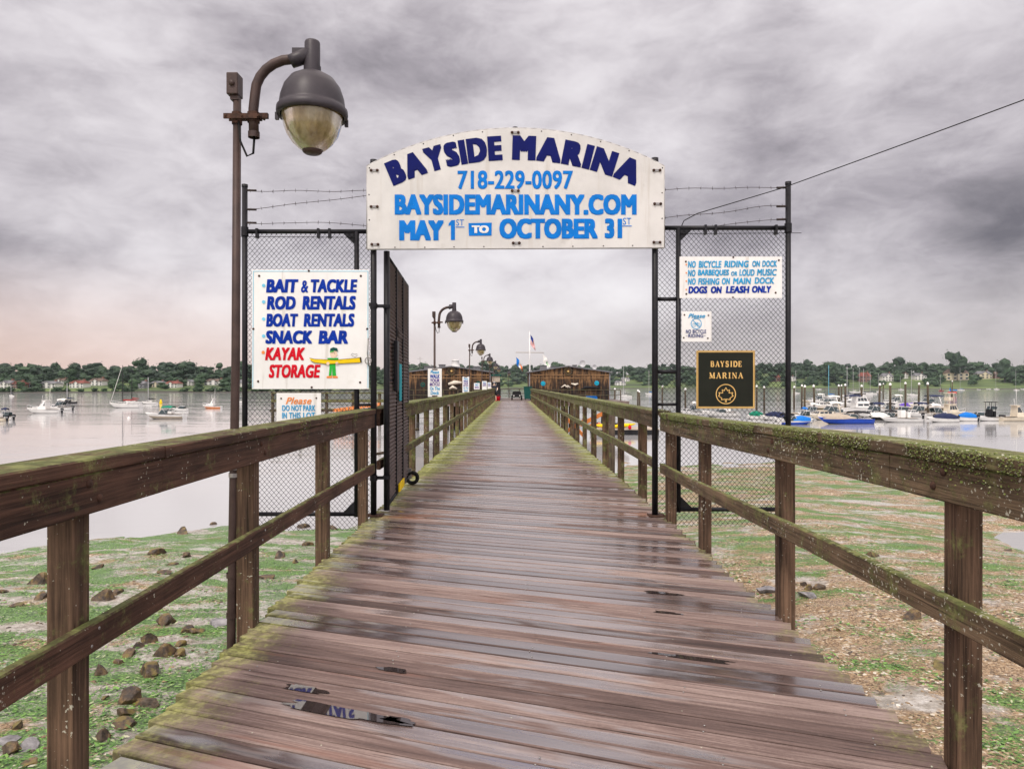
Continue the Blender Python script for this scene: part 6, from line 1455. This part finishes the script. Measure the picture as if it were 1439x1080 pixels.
# ------------------------------------------------------------------ rocks
def rockmat():
    m, g = newmat('shore_rock'); p = g.pos()
    f = g.noise(p, 9, 6, .65)
    c = g.ramp(f, [(.34, (.018, .013, .010)), (.50, (.070, .046, .027)), (.66, (.17, .105, .042)), (.80, (.22, .17, .11))])
    nz = g.nrm()[2]
    k = g.step(g.m('ADD', g.noise(p, 6, 5, .6), g.m('MULTIPLY', nz, .12)), .60, .72)
    c = g.mix(g.m('MULTIPLY', k, .6), c, g.mix(g.noise(p, 3, 2, .5), (.10, .14, .03), (.32, .20, .04)))
    g.bsdf(c, .55, g.bump(f, .8, .02)); M['rock'] = m
    m, g = newmat('pale_rock'); p = g.pos(); f = g.noise(p, 9, 6, .65); g.bsdf(g.ramp(f, [(.35, (.12, .115, .12)), (.65, (.34, .33, .34))]), .6, g.bump(f, .7, .02)); M['rockpale'] = m
rockmat()
def rock_mesh(seed, flat=.7):
    bm = bmesh.new(); bmesh.ops.create_icosphere(bm, subdivisions=3, radius=1); r = random.Random(seed)
    pl = [(Vector((r.gauss(0, 1), r.gauss(0, 1), r.gauss(0, .8))).normalized(), r.uniform(.42, .8)) for _ in range(13)]
    for v in bm.verts:
        p = v.co.copy()
        for n, d in pl:
            k = p.dot(n)
            if k > d: p -= n*(k-d)
        p *= 1+.10*mn.noise(p*1.7+Vector((seed*3.1, 0, 0)))+.04*mn.noise(p*5+Vector((seed, 2, 0)))
        v.co = (p.x, p.y*.85, p.z*flat)
    me = bpy.data.meshes.new('rock'); bm.to_mesh(me); bm.free(); me.materials.append(M['rock']); return me
RM = [rock_mesh(i, f) for i, f in enumerate((.75, .6, .8, .5, .7, .45, .9))]
RMP = rock_mesh(21, .5); RMP.materials[0] = M['rockpale']
def rock(px, py, wpx, mesh, label, group):
    p = on_ground(px, py); s = wpx*1.36*p.y/FPX/2
    o = bpy.data.objects.new('rock', mesh); COL.objects.link(o); o.location = (p.x, p.y, p.z+s*.0); o.scale = (s*1.08, s*1.08, s*random.uniform(.9, 1.15)); o.rotation_euler = (random.uniform(-.2, .2), random.uniform(-.2, .2), random.uniform(0, 6.3))
    tag(o, label, 'rock', group)
GR = 'rocks strewn over the tidal flat left of the boardwalk'; GR2 = 'rocks on the pebble beach right of the boardwalk'
RL = [(232, 920, 31, 'large angular brown rock on the left mud, third big one from the deck edge'), (212, 947, 36, 'biggest rusty brown rock left of the deck, below the angular one'), (186, 984, 34, 'flat topped brown rock touching the plank ends'), (208, 990, 36, 'dark boulder wedged against the plank ends right of the flat topped rock'),
      (178, 1002, 24, 'ochre mossy stone in front of the flat topped rock'), (170, 1020, 36, 'black wet rock near the lower plank ends'), (142, 946, 24, 'mossy brown rock beside the nearest left post'), (149, 842, 29, 'green topped brown rock right of the nearest left post'),
      (166, 833, 16, 'small dark stone behind the green topped rock'), (235, 876, 23, 'brown pyramid rock above the lower rail'), (262, 887, 22, 'dark rock leaning on an ochre neighbour near the lamp base'), (277, 888, 22, 'ochre rock right of the dark leaning one near the lamp base'),
      (306, 878, 26, 'pale grey slab behind the lamp post base'), (208, 902, 24, 'small flat dark rock above the big rusty rock'), (194, 909, 16, 'little brown stone left of the small flat rock'), (254, 907, 16, 'ochre stone right of the angular brown rock'), (255, 921, 18, 'low brown stone just right of the angular brown rock'),
      (166, 932, 18, 'low stone between the mossy rock and the big rusty rock'), (180, 921, 20, 'greenish flat stone covered in weed'), (232, 805, 20, 'brown rock seen just above the lower rail'), (218, 768, 0, ''), (257, 749, 19, 'square dark rock farthest on the left flat'), (221, 777, 20, 'flat weedy rock near the left water edge'),
      (263, 782, 12, 'small rock right of the flat weedy rock'), (242, 794, 13, 'small low rock between the weedy rock and the rail'), (137, 798, 15, 'brown stone right of the nearest left post, upper one'), (376, 812, 24, 'brown rock just right of the second left post'), (395, 783, 19, 'low dark rock under the left fence mesh'), (415, 790, 10, 'small stone right of the low dark rock'),
      (434, 765, 14, 'brown stone behind the third left post'), (426, 744, 17, 'dark rock at the bottom edge of the left fence mesh'), (466, 742, 14, 'dark rock under the mesh right of the third left post'), (5, 832, 14, 'brown stone at the left edge of the photo, upper'), (22, 851, 18, 'dark flat stone near the left edge'), (58, 840, 18, 'dark stone left of the nearest left post'),
      (60, 795+25, 30, 'ochre weed covered mound left of the nearest left post'), (60, 802, 10, ''), (18, 1055, 24, 'ochre stone at the lower left corner'), (10, 1044, 28, 'pale rounded stone at the lower left edge'), (36, 1050, 28, 'grey slab near the lower left corner'), (45, 1073, 28, 'rusty stone at the bottom left, right of the ochre one'), (24, 1022, 20, 'low brown stone left of the nearest post foot'), (145, 1036, 26, 'dark flat stone right of the nearest left post foot'),
      (148, 982, 10, 'small black pebble left of the flat topped rock'), (300, 738, 9, 'small weed covered stone in the shallow water at the left'), (255, 818, 12, 'small reddish stone below the lower rail'), (223, 856, 10, 'tiny brown stone left of the pyramid rock')]
for i, (px, py, w, l) in enumerate(RL):
    if l: rock(px, py, w, RMP if 'pale' in l or 'grey slab' in l else RM[i % 7], l, GR)
for i, (px, py, w, l) in enumerate([(1227, 781, 22, 'dark flat brown rock in the middle of the right pebble beach'), (1278, 868, 30, 'ochre topped rock on the right beach above the lower rail'), (1327, 937, 34, 'ochre topped rock left of the nearest right post'), (1128, 822, 12, 'dark stone right of the second right post, upper'), (1137, 828, 14, 'dark angular stone right of the second right post'), (1151, 827, 16, 'wet dark stone at the right of the small group'),
                                     (1135, 836, 22, 'pale grey rock in front of the small group by the second right post'), (1075, 830, 26, 'pale grey slab left of the second right post'), (1200, 780, 10, 'small stone left of the dark flat rock'), (1416, 774, 12, 'dark stone lying in the tidal pool'), (1178, 885, 8, 'small black stone near the plank ends on the right')]):
    rock(px, py, w, RMP if 'pale' in l else RM[(i+3) % 7], l, GR2)
# ------------------------------------------------------------------ seaweed and pebbles
def scatter():
    vs = []; fs = []; at = []; n = 0
    while n < 30000:
        u = random.random(); y = 1.2+17*u**1.6
        side = random.random()
        x = random.uniform(-1.0*y-.6, -1.4) if side < .62 else random.uniform(1.6, 1.0*y+.8)
        if abs(x) < 1.5: continue
        d = mn.noise(Vector((x*.7, y*1.1, 3)))+.45*mn.noise(Vector((x*2.6, y*3.4, 7)))+.25*mn.noise(Vector((x*8, y*8, 1)))
        if d < (-.12 if x < 0 else .16): n += .15; continue
        z = ground_z(x, y)
        if z < WATER: n += .3; continue
        for q in range(2):
            p = Vector((x+random.gauss(0, .05), y+random.gauss(0, .05), z+random.uniform(.0, .018))); a = random.uniform(0, 6.28); l = random.uniform(.012, .042); tl = random.uniform(-.35, .5)
            e = Vector((math.cos(a), math.sin(a), tl*.6)); f_ = Vector((-math.sin(a), math.cos(a), random.uniform(-.3, .3)))
            o = len(vs); vs += [p-e*l, p+f_*l*random.uniform(.2, .5), p+e*l*1.1, p-f_*l*random.uniform(.2, .5)]; fs.append((o, o+1, o+2, o+3)); at.append(random.random())
        n += 1
    mb = MB(); mb.v = [tuple(v) for v in vs]; mb.f = fs; mb.mi = [0]*len(fs); mb.sm = [False]*len(fs); mb.at = at
    m, g = newmat('sea_lettuce'); r = g.attr('rnd')[2]
    c = g.ramp(r, [(0, (.03, .085, .015)), (.4, (.08, .20, .028)), (.8, (.18, .37, .06)), (.93, (.34, .40, .20)), (1, (.50, .47, .36))]); g.bsdf(c, .45)
    tag(obj('seaweed', mb, m), 'bright green sea lettuce scattered over the mud and pebbles', 'seaweed', kind='stuff')
    vs = []; fs = []; at = []; n = 0
    base = [Vector(v) for v in ((1, 0, 0), (0, 1, 0), (-1, 0, 0), (0, -1, 0), (0, 0, .8), (.5, .5, .55), (-.5, .5, .5), (-.5, -.5, .6), (.5, -.5, .5))]
    bf = [(0, 5, 4), (5, 1, 4), (1, 6, 4), (6, 2, 4), (2, 7, 4), (7, 3, 4), (3, 8, 4), (8, 0, 4), (0, 1, 5), (1, 2, 6), (2, 3, 7), (3, 0, 8)]
    while n < 17000:
        u = random.random(); y = 1.0+13*u**1.5; x = random.uniform(1.6, y+1) if random.random() < .72 else random.uniform(-y-.5, -1.45)
        d = mn.noise(Vector((x*.9, y*1.3, 13)))
        if x < 0 and d < .05: n += .2; continue
        z = ground_z(x, y)
        if z < WATER: continue
        s = random.uniform(.006, .02)*(1.6 if random.random() < .06 else 1)*(random.choice((1, 1.2, 2.4)) if x < 0 else 1); a = random.uniform(0, 6.28); sq = random.uniform(.5, 1)
        ca, sa = math.cos(a), math.sin(a); o = len(vs)
        for b in base:
            bx, by = b.x*s, b.y*s*sq; vs.append((x+bx*ca-by*sa, y+bx*sa+by*ca, z-.002+b.z*s*.6*random.uniform(.8, 1.1)))
        rr = random.random()*(.55 if x < 0 and s > .02 else 1)
        for f_ in bf: fs.append(tuple(q+o for q in f_)); at.append(rr)
        n += 1
    mb = MB(); mb.v = vs; mb.f = fs; mb.mi = [0]*len(fs); mb.sm = [False]*len(fs); mb.at = at
    m, g = newmat('beach_pebbles'); r = g.attr('rnd')[2]
    c = g.ramp(r, [(0, (.05, .035, .025)), (.25, (.16, .11, .065)), (.55, (.34, .23, .13)), (.8, (.44, .34, .23)), (.93, (.60, .54, .46)), (1, (.75, .73, .70))]); g.bsdf(c, .6)
    tag(obj('pebbles', mb, m), 'loose tan pebbles and shells covering the beach', 'pebbles', kind='stuff')
scatter()

# ------------------------------------------------------------------ haze over the bay
def haze():
    mb = MB(); mb.box(-1300, 1300, -60, 1300, WATER-5.2, 62)
    m = bpy.data.materials.new('bay_haze'); m.use_nodes = True; nt = m.node_tree; nt.nodes.clear()
    v = nt.nodes.new('ShaderNodeVolumePrincipled'); v.inputs['Color'].default_value = (.80, .88, .97, 1); v.inputs['Density'].default_value = .00008; v.inputs['Anisotropy'].default_value = .2
    o = nt.nodes.new('ShaderNodeOutputMaterial'); nt.links.new(v.outputs[0], o.inputs['Volume'])
    tag(obj('haze', mb, m), 'thin pale haze over the bay', 'haze', kind='stuff')
haze()
